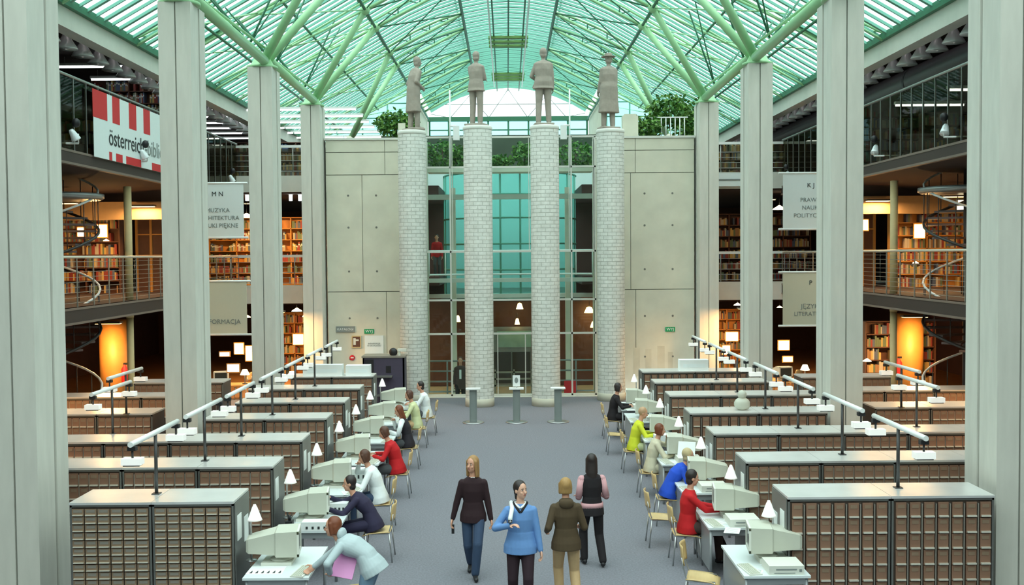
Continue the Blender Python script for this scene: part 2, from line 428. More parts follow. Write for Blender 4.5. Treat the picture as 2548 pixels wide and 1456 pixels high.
for s in (-1, 1):
    for i in range(5):
        if i < 4: pillar(s, i)
        else:
            y = PY[3]+6.9; e = CX+s*PXI
            for k, dy in enumerate((-1.02, 1.53)):
                NODE[(s, 4, k)] = Vector((CX+s*4.5, y+dy, nodeZ()))
            t = thing('roof_strut_tree', 'pair of green roof struts rising behind the %s concrete wall' % SIDE[s], 'roof strut', (e, y, 0), group=None)
            for k in range(2):
                MB().tube((s*.1, .3, 9.2), NODE[(s, 4, k)]-Vector((e, y, 0)), .11, .1, n=16).ell(NODE[(s, 4, k)]-Vector((e, y, 0)), (.15, .15, .15)).obj('strut', 'green_steel', t)
            MB().tube((s*.1, .3, 0), (s*.1, .3, 9.3), .16, .16, n=16).obj('post', 'concrete', t)
    # longitudinal head to head tubes
    for i in range(3):
        y0, y1 = PY[i]+.35, PY[i+1]+.35; x = CX+s*(PXI+.33)
        b = MB(); b.tube((x, y0+.3, 9.86), (x-s*.12, y1-.3, 9.66), .125, n=16)
        b.tube((x, y0+.3, 9.96), (x-s*.12, y1-.3, 10.0), .035, n=8)
        o = b.obj('longitudinal_tube', 'green_steel')
        tag(o, 'thick green steel tube between the %s and %s pillar heads on the %s' % (ordn(i), ordn(i+1), SIDE[s]), 'roof tube')
        for yy, nn in ((y0+1.5, 0), (y1-1.5, 1)):
            for dx in (-1.6, 1.2):
                pass
    # rods rising from those tubes to the roof
    for i in range(3):
        b = MB(); x = CX+s*(PXI+.3)
        for yy in (PY[i]+1.7, PY[i+1]-1.1):
            for dx in (-.9, .9):
                xx = x+dx; b.tube((x, yy, 9.85), (xx, yy+.5*(1 if dx > 0 else -1), zroof(xx-CX)-.1), .028, n=6)
                b.tube((x, yy, 9.85), (xx, yy+1.6*(1 if dx > 0 else -1), zroof(xx-CX)-.1), .02, n=6)
        tag(b.obj('rod_brace', 'dark_green'), 'thin dark green rods under the glass roof, %s bay on the %s' % (ordn(i), SIDE[s]), 'roof rods')
# roof trusses: rafters from every node up to the crown purlins
ys = []
for i in range(-1, 7):
    for dy in (-1.02, 1.53): ys.append(PY[0]+6.9*i+dy)
ys = [y for y in ys if 8 < y < 59]
for j, y in enumerate(ys):
    wide = y < 50
    t = thing('roof_truss', 'green tubular roof truss spanning the vault, %s back from the front' % (ordn(j) if j < 10 else ('eleventh', 'twelfth', 'thirteenth', 'fourteenth', 'fifteenth', 'sixteenth')[j-10]), 'roof truss', (CX, y, 0))
    for s in (-1, 1):
        b = MB(); xe = 1.75
        A = Vector((s*4.5, 0, 12.3)); B = Vector((s*xe, 0, zroof(xe)-.25)); A2 = Vector((s*4.35, 0, 12.7)); 
        b.tube(A, B, .055, n=8)
        b.path([(s*x, 0, zroof(x)-.2) for x in (4.6, 3.9, 3.2, 2.5, xe)], .04, n=8)
        b.obj('rafter', 'green_steel', t)
        b = MB()
        for f in (.28, .55, .8):
            p = A.lerp(B, f); b.tube(p, (p.x, 0, zroof(p.x)-.2), .025, n=6)
            q = A.lerp(B, f-.14); b.tube(p, (q.x, 0, zroof(q.x)-.2), .018, n=6)
        dyb = 2.55 if (j % 2 == 0) else 4.35
        if j+1 < len(ys): 
            b.tube(A, (s*xe, ys[j+1]-y, zroof(xe)-.25), .028, n=6)
            b.tube((s*4.5, ys[j+1]-y, 12.3), B, .022, n=6)
        b.obj('web_rods', 'dark_green', t)
        if wide:
            b = MB(); E = Vector((s*(GX-.1), 0, 10.05))
            b.tube(A, E, .04, n=8); b.path([(s*x, 0, zroof(x)-.18) for x in (4.6, 5.8, 7.2, 8.4, GX-.1)], .035, n=6)
            for f in (.25, .5, .75):
                p = A.lerp(E, f); b.tube(p, (p.x+s*.5, 0, zroof(p.x+s*.5)-.18), .02, n=6)
            if j+1 < len(ys): b.tube(A.lerp(E, .5), (s*4.5, ys[j+1]-y, 12.3), .022, n=6); b.tube(E, Vector((s*6.8, ys[j+1]-y, zroof(6.8)-.2)), .022, n=6)
            b.obj('wing_rafter', 'green_steel', t)
# purlins
for s in (-1, 1):
    for x, z, r, w in ((4.5, 12.3, .05, 'over the %s pillar struts' % SIDE[s]), (1.75, zroof(1.75)-.25, .06, 'on the %s side of the crown' % SIDE[s])):
        b = MB(); b.tube((CX+s*x, 8, z), (CX+s*x, 59.5, z), r, n=8)
        b.tube((CX+s*x+s*.22, 8, z+.28), (CX+s*x+s*.22, 59.5, z+.28), r*.6, n=8)
        tag(b.obj('purlin', 'dark_green'), 'long dark green double purlin %s' % w, 'purlin')
    b = MB()
    b.tube((CX+s*.75, 12, zroof(.75)-.45), (CX+s*.75, 57, zroof(.75)-.45), .03, n=6); b.tube((CX+s*.75, 12, zroof(.75)-.2), (CX+s*.75, 57, zroof(.75)-.2), .03, n=6)
    yy = 12
    while yy < 56: b.tube((CX+s*.75, yy, zroof(.75)-.45), (CX+s*.75, yy+.75, zroof(.75)-.2), .015, n=5); yy += 1.5
    tag(b.obj('maintenance_rail', 'white_paint'), 'pale maintenance rail %s of the roof ridge' % SIDE[s], 'rail')
# ================================================================== BRICK COLUMNS
def column(x, y, label):
    t = thing('brick_column', label, 'column', (CX+x, y, 0))
    r, h, n = .435, 8.38, 40
    me = bpy.data.meshes.new('shaft'); vs = []; fs = []; uvs = []
    m = 12
    for i in range(m+1):
        for k in range(n): a = 2*math.pi*k/n; vs.append((r*math.cos(a), r*math.sin(a), h*i/m))
    for i in range(m):
        for k in range(n):
            fs.append((i*n+k, i*n+(k+1) % n, (i+1)*n+(k+1) % n, (i+1)*n+k))
            u0, u1 = k/n*2.6, (k+1)/n*2.6
            uvs += [(u0, h*i/m), (u1, h*i/m), (u1, h*(i+1)/m), (u0, h*(i+1)/m)]
    me.from_pydata(vs, [], fs); ul = me.uv_layers.new(name='UVMap')
    for i, uv in enumerate(uvs): ul.data[i].uv = uv
    me.materials.append(M['white_brick']); me.polygons.foreach_set('use_smooth', [True]*len(fs))
    link('shaft', me, t)
    b = MB(); b.lathe((0, 0, h), [(r, 0), (r+.015, .02), (r+.015, .1), (r-.02, .13), (.05, .14)], 32); b.obj('capstone', 'concrete_edge', t)
    b = MB(); b.lathe((0, 0, 0), [(r+.01, .001), (r+.01, .24), (r, .25)], 32); b.obj('base', 'concrete', t)
column(-3.08, 32.9, 'white brick column at the far left, under the stooping long-coated statue')
column(-.99, 31.85, 'white brick column left of the hall centre, its base by the left pedestal')
column(1.04, 31.85, 'white brick column right of the hall centre, its base by the right pedestal')
column(3.14, 32.9, 'white brick column at the far right, under the statue with the brimmed hat')

# ================================================================== GLASS SCREEN AND COURT BEHIND THE COLUMNS
b = MB(); gy = 33.95
b.box(CX-2.76, CX+2.76, gy-.01, gy+.01, .05, 8.4)
struct(b, 'window_2', 'clear_glass')
b = MB()
for z in (.05, 2.05, 3.15, 4.72, 7.45, 8.42): b.box(CX-2.78, CX+2.78, gy-.04, gy+.04, z-.03, z+.03, 0)
for x in (-2.74, -1.95, 1.97, 2.74): b.box(CX+x-.025, CX+x+.025, gy-.04, gy+.04, 0, 8.42 if abs(x) > 2 else 8.42, 0)
for x in (-.45, .45): b.box(CX+x-.015, CX+x+.015, gy-.02, gy+.02, 0, 2.05, 0)
for x in (-2.7, -1.88, -.72, .6, 1.9, 2.68): b.box(CX+x-.012, CX+x+.012, gy-.03, gy+.03, 4.72, 8.42, 0)
struct(b, 'trim_8', 'concrete_edge')
for s in (-1, 1):      # tall slender posts with floodlights above the screen
    t = thing('floodlight_mast', 'slim pale mast with a floodlight, %s of the centre above the glass screen' % SIDE[s], 'mast', (CX+s*1.92, 33.7, 0))
    MB().tube((0, 0, 7.4), (0, 0, 9.9), .025, n=8).obj('pole', 'white_paint', t)
    MB().box(-.2*s-.1, -.2*s+.1, -.1, .1, 8.3, 8.75).tube((0, 0, 8.75), (-.2*s, 0, 8.75), .03).obj('floodlight', 'white_paint', t)
# balcony bands across the court
b = MB()
for z0, z1, y in ((3.66, 3.8, 36.4), (6.55, 6.72, 36.4), (3.05, 3.2, 38.0)):
    b.box(CX-4.6, CX+4.6, y, y+.25, z0, z1)
struct(b, 'trim_9', 'concrete_edge')
for s in (-1, 1):
    b = MB(); xa, xb = sorted((CX+s*2.5, CX+s*4.6))
    b.box(xa, xb, 36.6, 44, 3.55, 3.85); b.box(xa, xb, 36.6, 44, 6.75, 7.05); b.box(min(CX+s*1.7, xb if s < 0 else xa), max(CX+s*1.7, xa if s < 0 else xb), 37, 37.3, 5.85, 6.75) if 0 else None
    b.box(xa, xb, 43.8, 44, -.6, 6.9)
    struct(b, 'wall_court_%s' % SIDE[s], 'maroon')
    b = MB(); b.box(min(CX+s*1.95, CX+s*2.12), max(CX+s*1.95, CX+s*2.12), 37.2, 37.5, -.6, 7.0)
    tag(b.obj('court_pillar', 'concrete'), 'slim concrete pillar behind the glass screen, %s side' % SIDE[s], 'pillar')
    # court shelves / stair rails seen low through the glass
    t = thing('court_railing', 'dark multi-bar railing behind the glass screen, %s side' % SIDE[s], 'railing', (CX+s*2.2, 35.6, -.4))
    b = MB()
    for z in (.35, .7, 1.05, 1.4): b.tube((-.9, 0, z), (.9, 0, z), .03, n=6)
    for x in (-.9, 0, .9): b.tube((x, 0, 0), (x, 0, 1.4), .03, n=6)
    b.obj('bars', 'ink_grey', t)
b = MB(); pts = []
for k in range(21):
    a = math.pi*(k/20); pts.append((CX-2.75*math.cos(a), 35.2+.75*math.sin(a), 4.74))
b.path(pts, .045); b.path([(p[0], p[1], 3.95) for p in pts], .03)
for p in pts[::4]: b.tube((p[0], p[1], 3.9), (p[0], p[1], 4.74), .02, n=6)
tag(b.obj('balcony_rail', 'white_paint'), 'white curved balcony rail behind the glass screen at mid height', 'railing')
# teal glazed drum
b = MB(); dc = (CX, 40.6); dr = 2.55; n = 11
for k in range(n):
    a0 = math.pi+math.pi*k/n; a1 = math.pi+math.pi*(k+1)/n
    p0 = (dc[0]+dr*math.cos(a0), dc[1]+dr*math.sin(a0)); p1 = (dc[0]+dr*math.cos(a1), dc[1]+dr*math.sin(a1))
    for z0, z1 in ((3.05, 4.05), (4.1, 5.0), (5.05, 5.95), (6.0, 6.8), (6.85, 7.6)):
        b._add([(*p0, z0), (*p1, z0), (*p1, z1), (*p0, z1)], [(0, 1, 2, 3)], 0)
    b.tube((*p0, 3.0), (*p0, 7.65), .035, n=6, mi=1)
for z in (3.02, 4.07, 5.02, 5.97, 6.82, 7.63):
    b.path([(dc[0]+dr*math.cos(math.pi+math.pi*k/22), dc[1]+dr*math.sin(math.pi+math.pi*k/22), z) for k in range(23)], .035, n=6, mi=1)
struct(b, 'window_3', ['teal_glass', 'bar_green'])
# pale inner wall lit by the roof behind the drum, dark lower storey with door and orange lamps
struct(MB().box(CX-4.6, CX+4.6, 45.0, 45.3, 3.2, 8.6), 'wall_court_back', 'white_board')
struct(MB().box(CX-4.6, CX+4.6, 41.6, 41.8, -.6, 2.95).box(CX-2.6, CX+2.6, 38.2, 45, 2.9, 3.0), 'wall_court_lower', 'dark_wood')
b = MB(); b.box(CX-.75, CX+.8, 41.5, 41.6, -.6, 1.75, 0); b.box(CX-.72, CX, 41.46, 41.5, -.5, .75, 1); b.box(CX+.05, CX+.77, 41.46, 41.5, -.5, .75, 1)
struct(b, 'door_1', ['grey_steel', 'dark_steel'])
tag(MB().box(CX-.55, CX+.8, 41.3, 41.36, .95, 1.6).obj('notice_board', 'teal_board' if 'teal_board' in M else mat('teal_board', (.25, .48, .45), .6, noise=.3, nscale=3)), 'blue-green notice panel above the dark door behind the glass', 'panel')
b = MB()
for z in (.05, .3, .55): b.box(CX-1.3, CX+1.35, 38.6, 38.7, z-.62+.3, z-.62+.36)
for x in (-1.3, -.6, .1, .75, 1.35): b.box(CX+x-.03, CX+x+.03, 38.6, 38.7, -.62, .36)
tag(b.obj('turnstile_barrier', 'cab_frame'), 'low barred barrier in front of the door behind the glass', 'barrier')
for i, (x, y, z, w) in enumerate(((.35, 40.6, 2.5, .28), (.25, 40.6, 1.9, .2), (-2.0, 39.4, 2.1, .2), (3.1, 41.2, 2.3, .4), (3.25, 40.8, 1.75, .3))):
    t = thing('wall_lamp', 'small glowing orange lamp behind the glass screen, %s' % ('upper one at the centre', 'lower one at the centre', 'beside the second column', 'upper one at far right', 'lower one at far right')[i], 'lamp', (CX+x, y, z))
    MB().lathe((0, 0, 0), [(w*.5, 0), (w*.25, .22), (.02, .24)], 14).obj('shade', 'lamp_warm', t)
    MB().tube((0, 0, .24), (0, 0, .45), .012, n=6).obj('stem', 'black', t)
    l = bpy.data.lights.new('bulb', 'POINT'); l.energy = 2.5; l.color = (1, .6, .25); l.shadow_soft_size = .15
    lo = bpy.data.objects.new('bulb', l); COL.objects.link(lo); lo.parent = t; lo.location = (0, -.2, -.15)

# ================================================================== PLANTS
def clump(name, label, c, r, n, size, parent=None, seed=0):
    rnd = random.Random(seed); b = MB()
    for k in range(n):
        u = Vector((rnd.gauss(0, 1), rnd.gauss(0, 1), rnd.gauss(0, 1))).normalized()*rnd.uniform(.25, 1)**.5
        p = Vector((u.x*r[0], u.y*r[1], u.z*r[2]))
        d = Vector((rnd.uniform(-1, 1), rnd.uniform(-1, .3), rnd.uniform(-1, .4))).normalized()*size*rnd.uniform(.6, 1.3)
        w = d.cross(Vector((rnd.uniform(-1, 1), rnd.uniform(-1, 1), rnd.uniform(-1, 1)))).normalized()*size*.32
        q = p+d*.5+Vector((0, 0, size*.08))
        b._add([p, q+w, p+d, q-w], [(0, 1, 2), (0, 2, 3)], rnd.randint(0, 1))
    b.tube((0, 0, -r[2]), (0, 0, r[2]*.4), .02, n=5, mi=2)
    o = b.obj(name, ['leaf', 'leaf2', 'dark_wood'], None, c); tag(o, label, 'plant'); return o
b = MB(); b.box(CX-2.8, CX+2.8, 35.5, 36.3, 7.42, 7.62); tag(b.obj('planter', 'concrete'), 'long concrete planter high behind the glass screen', 'planter')
struct(MB().box(CX-4.6, CX+4.6, 37.6, 37.8, 7.66, 8.9), 'wall_planter_back', 'court_dark')
for i, (x, y, z, rx, rz, lb) in enumerate((
    (-2.3, 35.8, 8.05, .62, .5, 'bushy dark green plant in the planter between the first and second columns'),
    (-1.6, 35.8, 7.9, .45, .4, 'smaller leafy plant at the left edge of the second column top'),
    (.5, 35.8, 8.0, .5, .45, 'round leafy plant in the centre bay of the high planter'),
    (-.4, 35.8, 7.8, .5, .22, 'low trailing plant in the centre bay of the high planter'),
    (2.25, 35.8, 8.0, .75, .5, 'bushy plant in the planter between the third and fourth columns'))):
    clump('planter_shrub', lb, (CX+x, y, z), (rx, .35, rz), 420, .16, seed=i)
clump('climbing_shrub', 'leafy shrub on top of the left concrete wall beside the first column', (CX-3.85, 35.7, 9.1), (.75, .4, .45), 800, .17, seed=11)
clump('climbing_shrub', 'narrow leafy stem behind the first brick column', (CX-3.45, 35.5, 8.6), (.25, .3, .6), 320, .15, seed=12)
clump('climbing_shrub', 'leafy shrub behind the right concrete wall beside the stone stump', (CX+4.7, 36.2, 8.95), (.55, .4, .45), 600, .17, seed=13)
clump('climbing_shrub', 'tall dark shrub near the fourth right pillar', (CX+5.6, 36.8, 9.6), (.8, .4, .6), 800, .18, seed=14)
for i, (x, z) in enumerate(((6.95, 9.6), (7.5, 9.9), (7.3, 9.0))):
    clump('climbing_shrub', ('dark foliage in the rear window gap beside the fourth right pillar, left part', 'dark foliage high in the rear window gap on the right', 'dark foliage low in the rear window gap on the right')[i], (CX+x, 42.0, z), (.5, .4, .9), 420, .2, seed=20+i)
tag(MB().box(-.26, .26, -.2, .2, 0, .85).box(-.2, .2, -.2, .2, .85, .9).obj('stone_stump', 'concrete', None, (CX+4.05, 35.4, 8.4)), 'pale concrete stump standing behind the right wall top', 'post')
tag(MB().box(-.12, .12, -.2, .2, 0, .65).obj('stone_stump', 'concrete', None, (CX-3.62, 35.4, 8.4)), 'slim concrete stump in front of the left wall-top shrub', 'post')
t = thing('guard_rail', 'pale upright guard rail on the terrace behind the right wall', 'railing', (CX+5.3, 36.2, 8.35))
b = MB()
for k in range(9): b.tube((-.55+k*.16, 0, 0), (-.55+k*.16, 0, .95), .018, n=6)
b.tube((-.6, 0, .95), (.85, 0, .95), .025, n=6); b.obj('bars', 'white_paint', t)

# ================================================================== RAILINGS
for s in (-1, 1):
    e = CX+s*(GX+.04)
    t = thing('gallery_railing', 'glass railing with steel handrail along the upper %s gallery' % SIDE[s], 'railing', (e, 9, F3))
    MB().tube((0, 0, 1.85), (0, 27, 1.85), .035, n=8).obj('handrail', 'grey_steel', t)
    b = MB(); y = 0
    while y < 27: b.box(-.008, .008, y+.01, y+.665, .05, 1.8); y += .675
    b.obj('glass_panes', 'rail_glass', t)
    y = 0
    while y <= 27: MB().box(-.02, .02, y-.009, y+.009, .05, 1.85).obj('post', 'grey_steel', t); y += .675
    t = thing('gallery_railing', 'bar railing with bright handrail along the middle %s gallery' % SIDE[s], 'railing', (e, 9, F2))
    MB().tube((0, 0, 1.08), (0, 26.9, 1.08), .03, n=8).obj('handrail', 'pull', t)
    b = MB()
    for k in range(9): b.tube((0, 0, .1+k*.11), (0, 26.9, .1+k*.11), .007, n=4)
    y = 0
    while y < 27: b.box(-.012, .012, y-.015, y+.015, 0, 1.06); y += .9
    b.obj('wires', 'cab_frame', t)
    xa, xb = sorted((CX+s*(PXI-.0), CX+s*(GX+3.6)))
    for (z, lab, hh, mt) in ((F2, 'middle', 1.12, 'cab_frame'), (7.2, 'upper', 1.22, 'rail')):
        t = thing('cross_railing', 'white topped railing across the %s rear gallery on the %s' % (lab, SIDE[s]), 'railing', (0, 35.95, z))
        MB().box(xa, xb, -.04, .04, hh-.09, hh).obj('handrail', 'white_paint', t)
        b = MB(); n = 5
        for k in range(n): b.tube((xa, 0, .15+k*.18), (xb, 0, .15+k*.18), .012, n=5)
        x = xa
        while x < xb: b.tube((x, 0, 0), (x, 0, hh), .018, n=6); x += 1.1
        b.obj('bars', 'grey_steel', t)
        if lab == 'upper': MB().box(xa, xb, .05, .07, .1, hh-.12).obj('panel', 'rail_glass', t)
    # thin round columns carrying the middle gallery edge
    t = thing('round_post', 'slender yellowish round post in the %s wing' % SIDE[s], 'post', (CX+s*9.66, 26.4, 0))
    MB().tube((0, 0, 0), (0, 0, 3.1), .085, n=16).obj('lower_shaft', 'yellow_col', t)
    MB().tube((0, 0, 3.1), (0, 0, 6.4), .095, n=16).obj('upper_shaft', 'yellow_col', t)

# ================================================================== SPIRAL STAIRS
def spiral(s):
    t = thing('spiral_staircase', 'dark spiral staircase with white handrail in the %s wing' % SIDE[s], 'staircase', (CX+s*10.9, 25.0, 0))
    MB().tube((0, 0, 0), (0, 0, 6.9), .09, n=14).obj('centre_pole', 'dark_steel', t)
    N = 40; rise = 6.6/N; per = 2.35
    def ang(z): return (R(180) if s > 0 else 0)+(-1 if s > 0 else 1)*(z-2.77)/per*2*math.pi
    b = MB()
    for k in range(N):
        z = (k+1)*rise; a0 = ang(z)-.24; a1 = ang(z)+.24; r = .95
        pts = [(0, 0), (r*math.cos(a0), r*math.sin(a0)), (r*math.cos(a1), r*math.sin(a1))]
        b._add([(p[0], p[1], z-.05) for p in pts]+[(p[0], p[1], z) for p in pts], [(0, 2, 1), (3, 4, 5), (0, 1, 4, 3), (1, 2, 5, 4), (2, 0, 3, 5)], 0)
    b.obj('treads', mat('tread', (.16, .12, .12), .5, metal=.3), t)
    b = MB(); b.path([(.98*math.cos(ang(z)), .98*math.sin(ang(z)), z+.95) for z in [i*.1 for i in range(1, 60)]], .028, n=8); b.obj('handrail', 'white_paint', t)
    b = MB(); b.path([(.98*math.cos(ang(z)), .98*math.sin(ang(z)), z) for z in [i*.1 for i in range(1, 66)]], .035, n=8)
    for k in range(0, N): z = (k+1)*rise; b.tube((.97*math.cos(ang(z)), .97*math.sin(ang(z)), z), (.97*math.cos(ang(z)), .97*math.sin(ang(z)), z+.93 if z < 5.8 else z+.1), .012, n=5)
    b.obj('balusters', 'dark_steel', t)
    b = MB(); b.lathe((0, 0, 6.0), [(.05, 0), (1.05, .0), (1.12, .04), (1.12, .14), (.05, .15)], 32); b.obj('landing', 'grey_steel', t)
    for dx in (-.95, .95): 
        pass
for s in (-1, 1): spiral(s)
# ================================================================== CARD CATALOGUE CABINETS
HT = 1.55; XA = 3.44                  # cabinet height, aisle end (from camera axis)
def drawer_mesh(w, h, kind):
    b = MB()
    b.box(.006, w-.006, -.018, 0, .005, h-.005, 0)
    if kind == 'a':
        b.box(w*.16, w*.84, -.021, -.018, h*.52, h*.86, 1); b.box(w*.10, w*.90, -.036, -.018, h*.16, h*.30, 2)
        return b.mesh('card_drawer', ['drawer', 'cab_frame', 'pull'])
    b.box(w*.08, w*.92, -.045, -.018, .012, .032, 2); b.box(w*.2, w*.8, -.022, -.018, h*.62, h*.85, 1)
    return b.mesh('card_drawer', ['drawer_b', 'drawer', 'pull'])
def drawer_mesh_noh(w, h):
    b = MB(); b.box(.006, w-.006, -.018, 0, .005, h-.005, 0); b.box(w*.16, w*.84, -.021, -.018, h*.52, h*.86, 1)
    return b.mesh('card_drawer', ['drawer', 'cab_frame'])
DA = drawer_mesh_noh(.158, .1); PA = MB().box(.016, .142, -.040, -.018, .014, .026, 0).mesh('pull', ['pull'])
DB = drawer_mesh(.140, .2, 'b')
def cabinet(x0, y, width, kind, label, group, rows, full_cols=0, aisle=None, s=-1):
    """x0: left end; front at y; aisle: which end carries a side panel with cards"""
    t = thing('card_catalogue_cabinet', label, 'cabinet', (x0, y, 0), group=group)
    d = .75
    b = MB(); b.box(.005, width-.005, .02, d-.01, .04, HT-.03, 0); b.box(.02, width-.02, .05, d-.04, 0, .05, 1)
    b.box(.005, .03, 0, .03, .04, HT-.03, 1); b.box(width-.03, width-.005, 0, .03, .04, HT-.03, 1); b.box(.005, width-.005, 0, .02, HT-.06, HT-.03, 1)
    if kind == 'a': nc, nr, dw, dh, me = 6, 14, .158, .1, DA
    else: nc, nr, dw, dh, me = 7, 7, .140, .2, DB
    gx = (width-.06-nc*dw)/(nc) if nc else 0
    px = (width-.06)/nc
    if kind == 'b':
        for c in range(1, nc): b.box(.03+c*px-.007, .03+c*px+.007, -.012, .02, .06, HT-.1, 2)
    b.obj('body', ['cab_body', 'cab_side', 'cab_frame'], t)
    MB().box(0, width, -.015, d, HT-.03, HT).obj('worktop', 'cab_top', t)
    ztop = HT-.075
    for c in range(nc):
        near = (c >= nc-full_cols) if s < 0 else (c < full_cols)
        for r in range(nr if near else rows):
            z = ztop-(r+1)*dh*1.0
            o = link('card_drawer', me, t, (.03+c*px+(px-dw)/2, 0, z))
            if kind == 'a': link('pull', PA, o)
    if aisle:
        xs = width if aisle > 0 else 0
        b = MB(); q = aisle*.012; xa, xb = sorted((xs, xs+q)); b.box(xa, xb, .02, d-.02, .05, HT-.035); b.obj('end_panel', 'cab_side', t)
        rr = random.Random(int(y*10))
        for k in range(2 if y < 14 or rr.random() < .6 else 1):
            xa, xb = sorted((xs+q, xs+q+aisle*.006)); yy = .1+k*.34
            MB().box(xa, xb, yy, yy+.2, 1.02-.1*k, 1.34-.1*k).obj('label_card', 'paper', t, label='white paper notice on the end panel')
    return t
LY = [12.98, 15.15, 17.3, 19.65, 21.85, 24.1, 26.5]
RY = [12.95, 15.2, 17.6, 19.9, 22.4, 24.7, 27.0]
ROWN = ['front', 'second', 'third', 'fourth', 'fifth', 'sixth', 'rearmost']
UN = ['aisle-end', 'second', 'third', 'fourth', 'fifth', 'sixth', 'seventh']
for s, ys in ((-1, LY), (1, RY)):
    for i, y in enumerate(ys):
        kind = 'a' if (s < 0 and i == 0) else 'b'
        w = {0: 1.03 if s < 0 else 1.30}.get(i, 1.10)
        n = [2, 5, 5, 2, 2, 2, 2][i] if s < 0 else [2, 5, 6, 2, 3, 2, 2][i]
        if i > 2 and not (s > 0 and i == 4): w = [1.17, 1.15, 1.29, 1.05, 1.1][i-3] if s < 0 else [1.32, 1.1, 1.36, 1.37][i-3]
        for k in range(n):
            xin = XA + k*w + (.04 if s > 0 else 0)
            x0 = -xin-w if s < 0 else xin
            lab = '%s card catalogue cabinet, %s unit of the %s row on the %s' % ('small-drawered grey-brown' if kind == 'a' else 'dark brown steel', UN[k], ROWN[i], SIDE[s])
            rows = (14 if kind == 'a' else 7) if i == 0 else (4 if (i == 1) else 3)
            if k == 0 and i > 0: fc = 3
            elif i == 1 and k > 1: fc = 0
            else: fc = 0
            cabinet(x0, y, w-.006, kind, lab, 'card catalogue cabinets', rows, full_cols=fc, aisle=(-s if k == 0 else None), s=s)
# ================================================================== T-SHAPED LIGHT ARMS on the cabinets
def t_lamp_proto():
    t = thing('light_arm', 'x', 'lamp')
    MB().tube((0, 0, 0), (0, 0, .78), .022, n=10).box(-.05, .05, -.05, .05, 0, .012).obj('post', 'dark_steel', t)
    MB().tube((0, -.9, .8), (0, .9, .8), .034, n=12).obj('arm', 'white_paint', t)
    for sg in (-1, 1):
        h = MB(); h.box(-.12, .12, sg*.83-.07, sg*.83+.07, .55, .63, 0); h.box(-.1, .1, sg*.83-.055, sg*.83+.055, .535, .55, 1)
        hd = h.obj('lamp_box', ['lamp_white', 'dark_steel'], t)
        MB().tube((0, sg*.83, .63), (0, sg*.83, .77), .014, n=8).box(-.05, .05, sg*.83-.04, sg*.83+.04, .72, .77).obj('hanger', 'black', hd)
    return t
proto = t_lamp_proto(); first = True
def place_t(x, y, z, label, rz=0, group='light arms over the catalogue cabinets'):
    global first
    if first:
        proto.location = (x, y, z); proto.rotation_euler = (0, 0, rz); proto['label'] = label; proto['group'] = group; first = False; return proto
    return dup(proto, (x, y, z), rz, label, group)
for s, ys in ((-1, LY), (1, RY)):
    for i, y in enumerate(ys):
        place_t(5.03 if s > 0 else -4.56, y+.45, HT, 'white light arm with two lamp boxes on the %s row of cabinets, %s side' % (ROWN[i], SIDE[s]))
for s in (-1, 1):
    for (x, y, w) in ((7.0, 18.1, 'third'), (7.6, 20.4, 'fourth')):
        place_t(s*x+CX, y, HT, 'white light arm deep in the %s wing, beside the %s cabinet row' % (SIDE[s], w))
    # wing cabinets that carry those arms and fill the floor behind the pillars
    for j, (x, y) in enumerate(((7.1, 20.2), (8.2, 20.2), (7.1, 22.7), (8.2, 22.7), (9.3, 22.7), (7.1, 25.3), (8.2, 25.3)  )):
        x0 = CX+s*x-(1.1 if s < 0 else 0)
        cabinet(x0, y+.25, 1.09, 'b', 'dark brown cabinet in the %s wing behind the pillars, %s from the front' % (SIDE[s], ordn(j) if j < 10 else ('eleventh', 'twelfth')[j-10]), 'card catalogue cabinets in the wings', 2, s=s)

# ================================================================== DESKS, MONITORS, COMPUTERS
def desk_proto():
    t = thing('computer_desk', 'x', 'desk')
    MB().box(-.4, .4, -.6, .75, .71, .74).obj('desktop', 'desk_top', t)
    for sx in (-.36, .36):
        for sy in (-.55, .7): MB().tube((sx, sy, 0), (sx, sy, .71), .02, n=8).obj('leg', 'desk_frame', t)
    MB().box(-.37, .37, -.56, -.54, .62, .70).box(-.37, .37, .69, .71, .62, .70).box(-.37, -.35, -.5, .7, .1, .70).obj('apron', 'desk_frame', t)
    return t
def crt_proto():
    """screen faces +X, tube tapers to -X"""
    t = thing('crt_monitor', 'x', 'monitor')
    b = MB(); w, h = .215, .32; z = .07
    def q(x, hw, z0, z1): return [(x, -hw, z0), (x, hw, z0), (x, hw, z1), (x, -hw, z1)]
    secs = [q(.26, w, z, z+h), q(.0, w-.005, z+.005, z+h-.005), q(-.02, w-.03, z+.03, z+h-.02), q(-.34, .15, z+.05, z+h-.09), q(-.37, .13, z+.07, z+h-.11)]
    vs = [p for sc in secs for p in sc]; n = len(secs)
    fs = [(i*4+k, (i+1)*4+k, (i+1)*4+(k+1) % 4, i*4+(k+1) % 4) for i in range(n-1) for k in range(4)]+[(0, 1, 2, 3), tuple(reversed([(n-1)*4+k for k in range(4)]))]
    b._add(vs, fs, 0); b.obj('housing', 'beige', t)
    MB().box(.26, .285, -w, w, z, z+.035).box(.26, .285, -w, w, z+h-.035, z+h).box(.26, .285, -w, -w+.035, z, z+h).box(.26, .285, w-.035, w, z, z+h).obj('bezel', 'beige_light', t)
    MB().box(.262, .272, -w+.035, w-.035, z+.035, z+h-.035).obj('screen', 'screen', t)
    MB().lathe((.05, 0, 0), [(.14, 0), (.14, .02), (.07, .035), (.07, .075)], 20).obj('stand', 'beige_light', t)
    return t
def pc_proto():
    t = thing('desktop_computer', 'x', 'computer')
    MB().box(-.21, .21, -.19, .19, 0, .11).obj('case', 'beige_light', t)
    MB().box(-.13, .12, -.194, -.19, .06, .075).box(.15, .18, -.194, -.19, .04, .07).box(-.15, .1, -.194, -.19, .02, .026).obj('drive_slot', 'ink_grey', t)
    return t
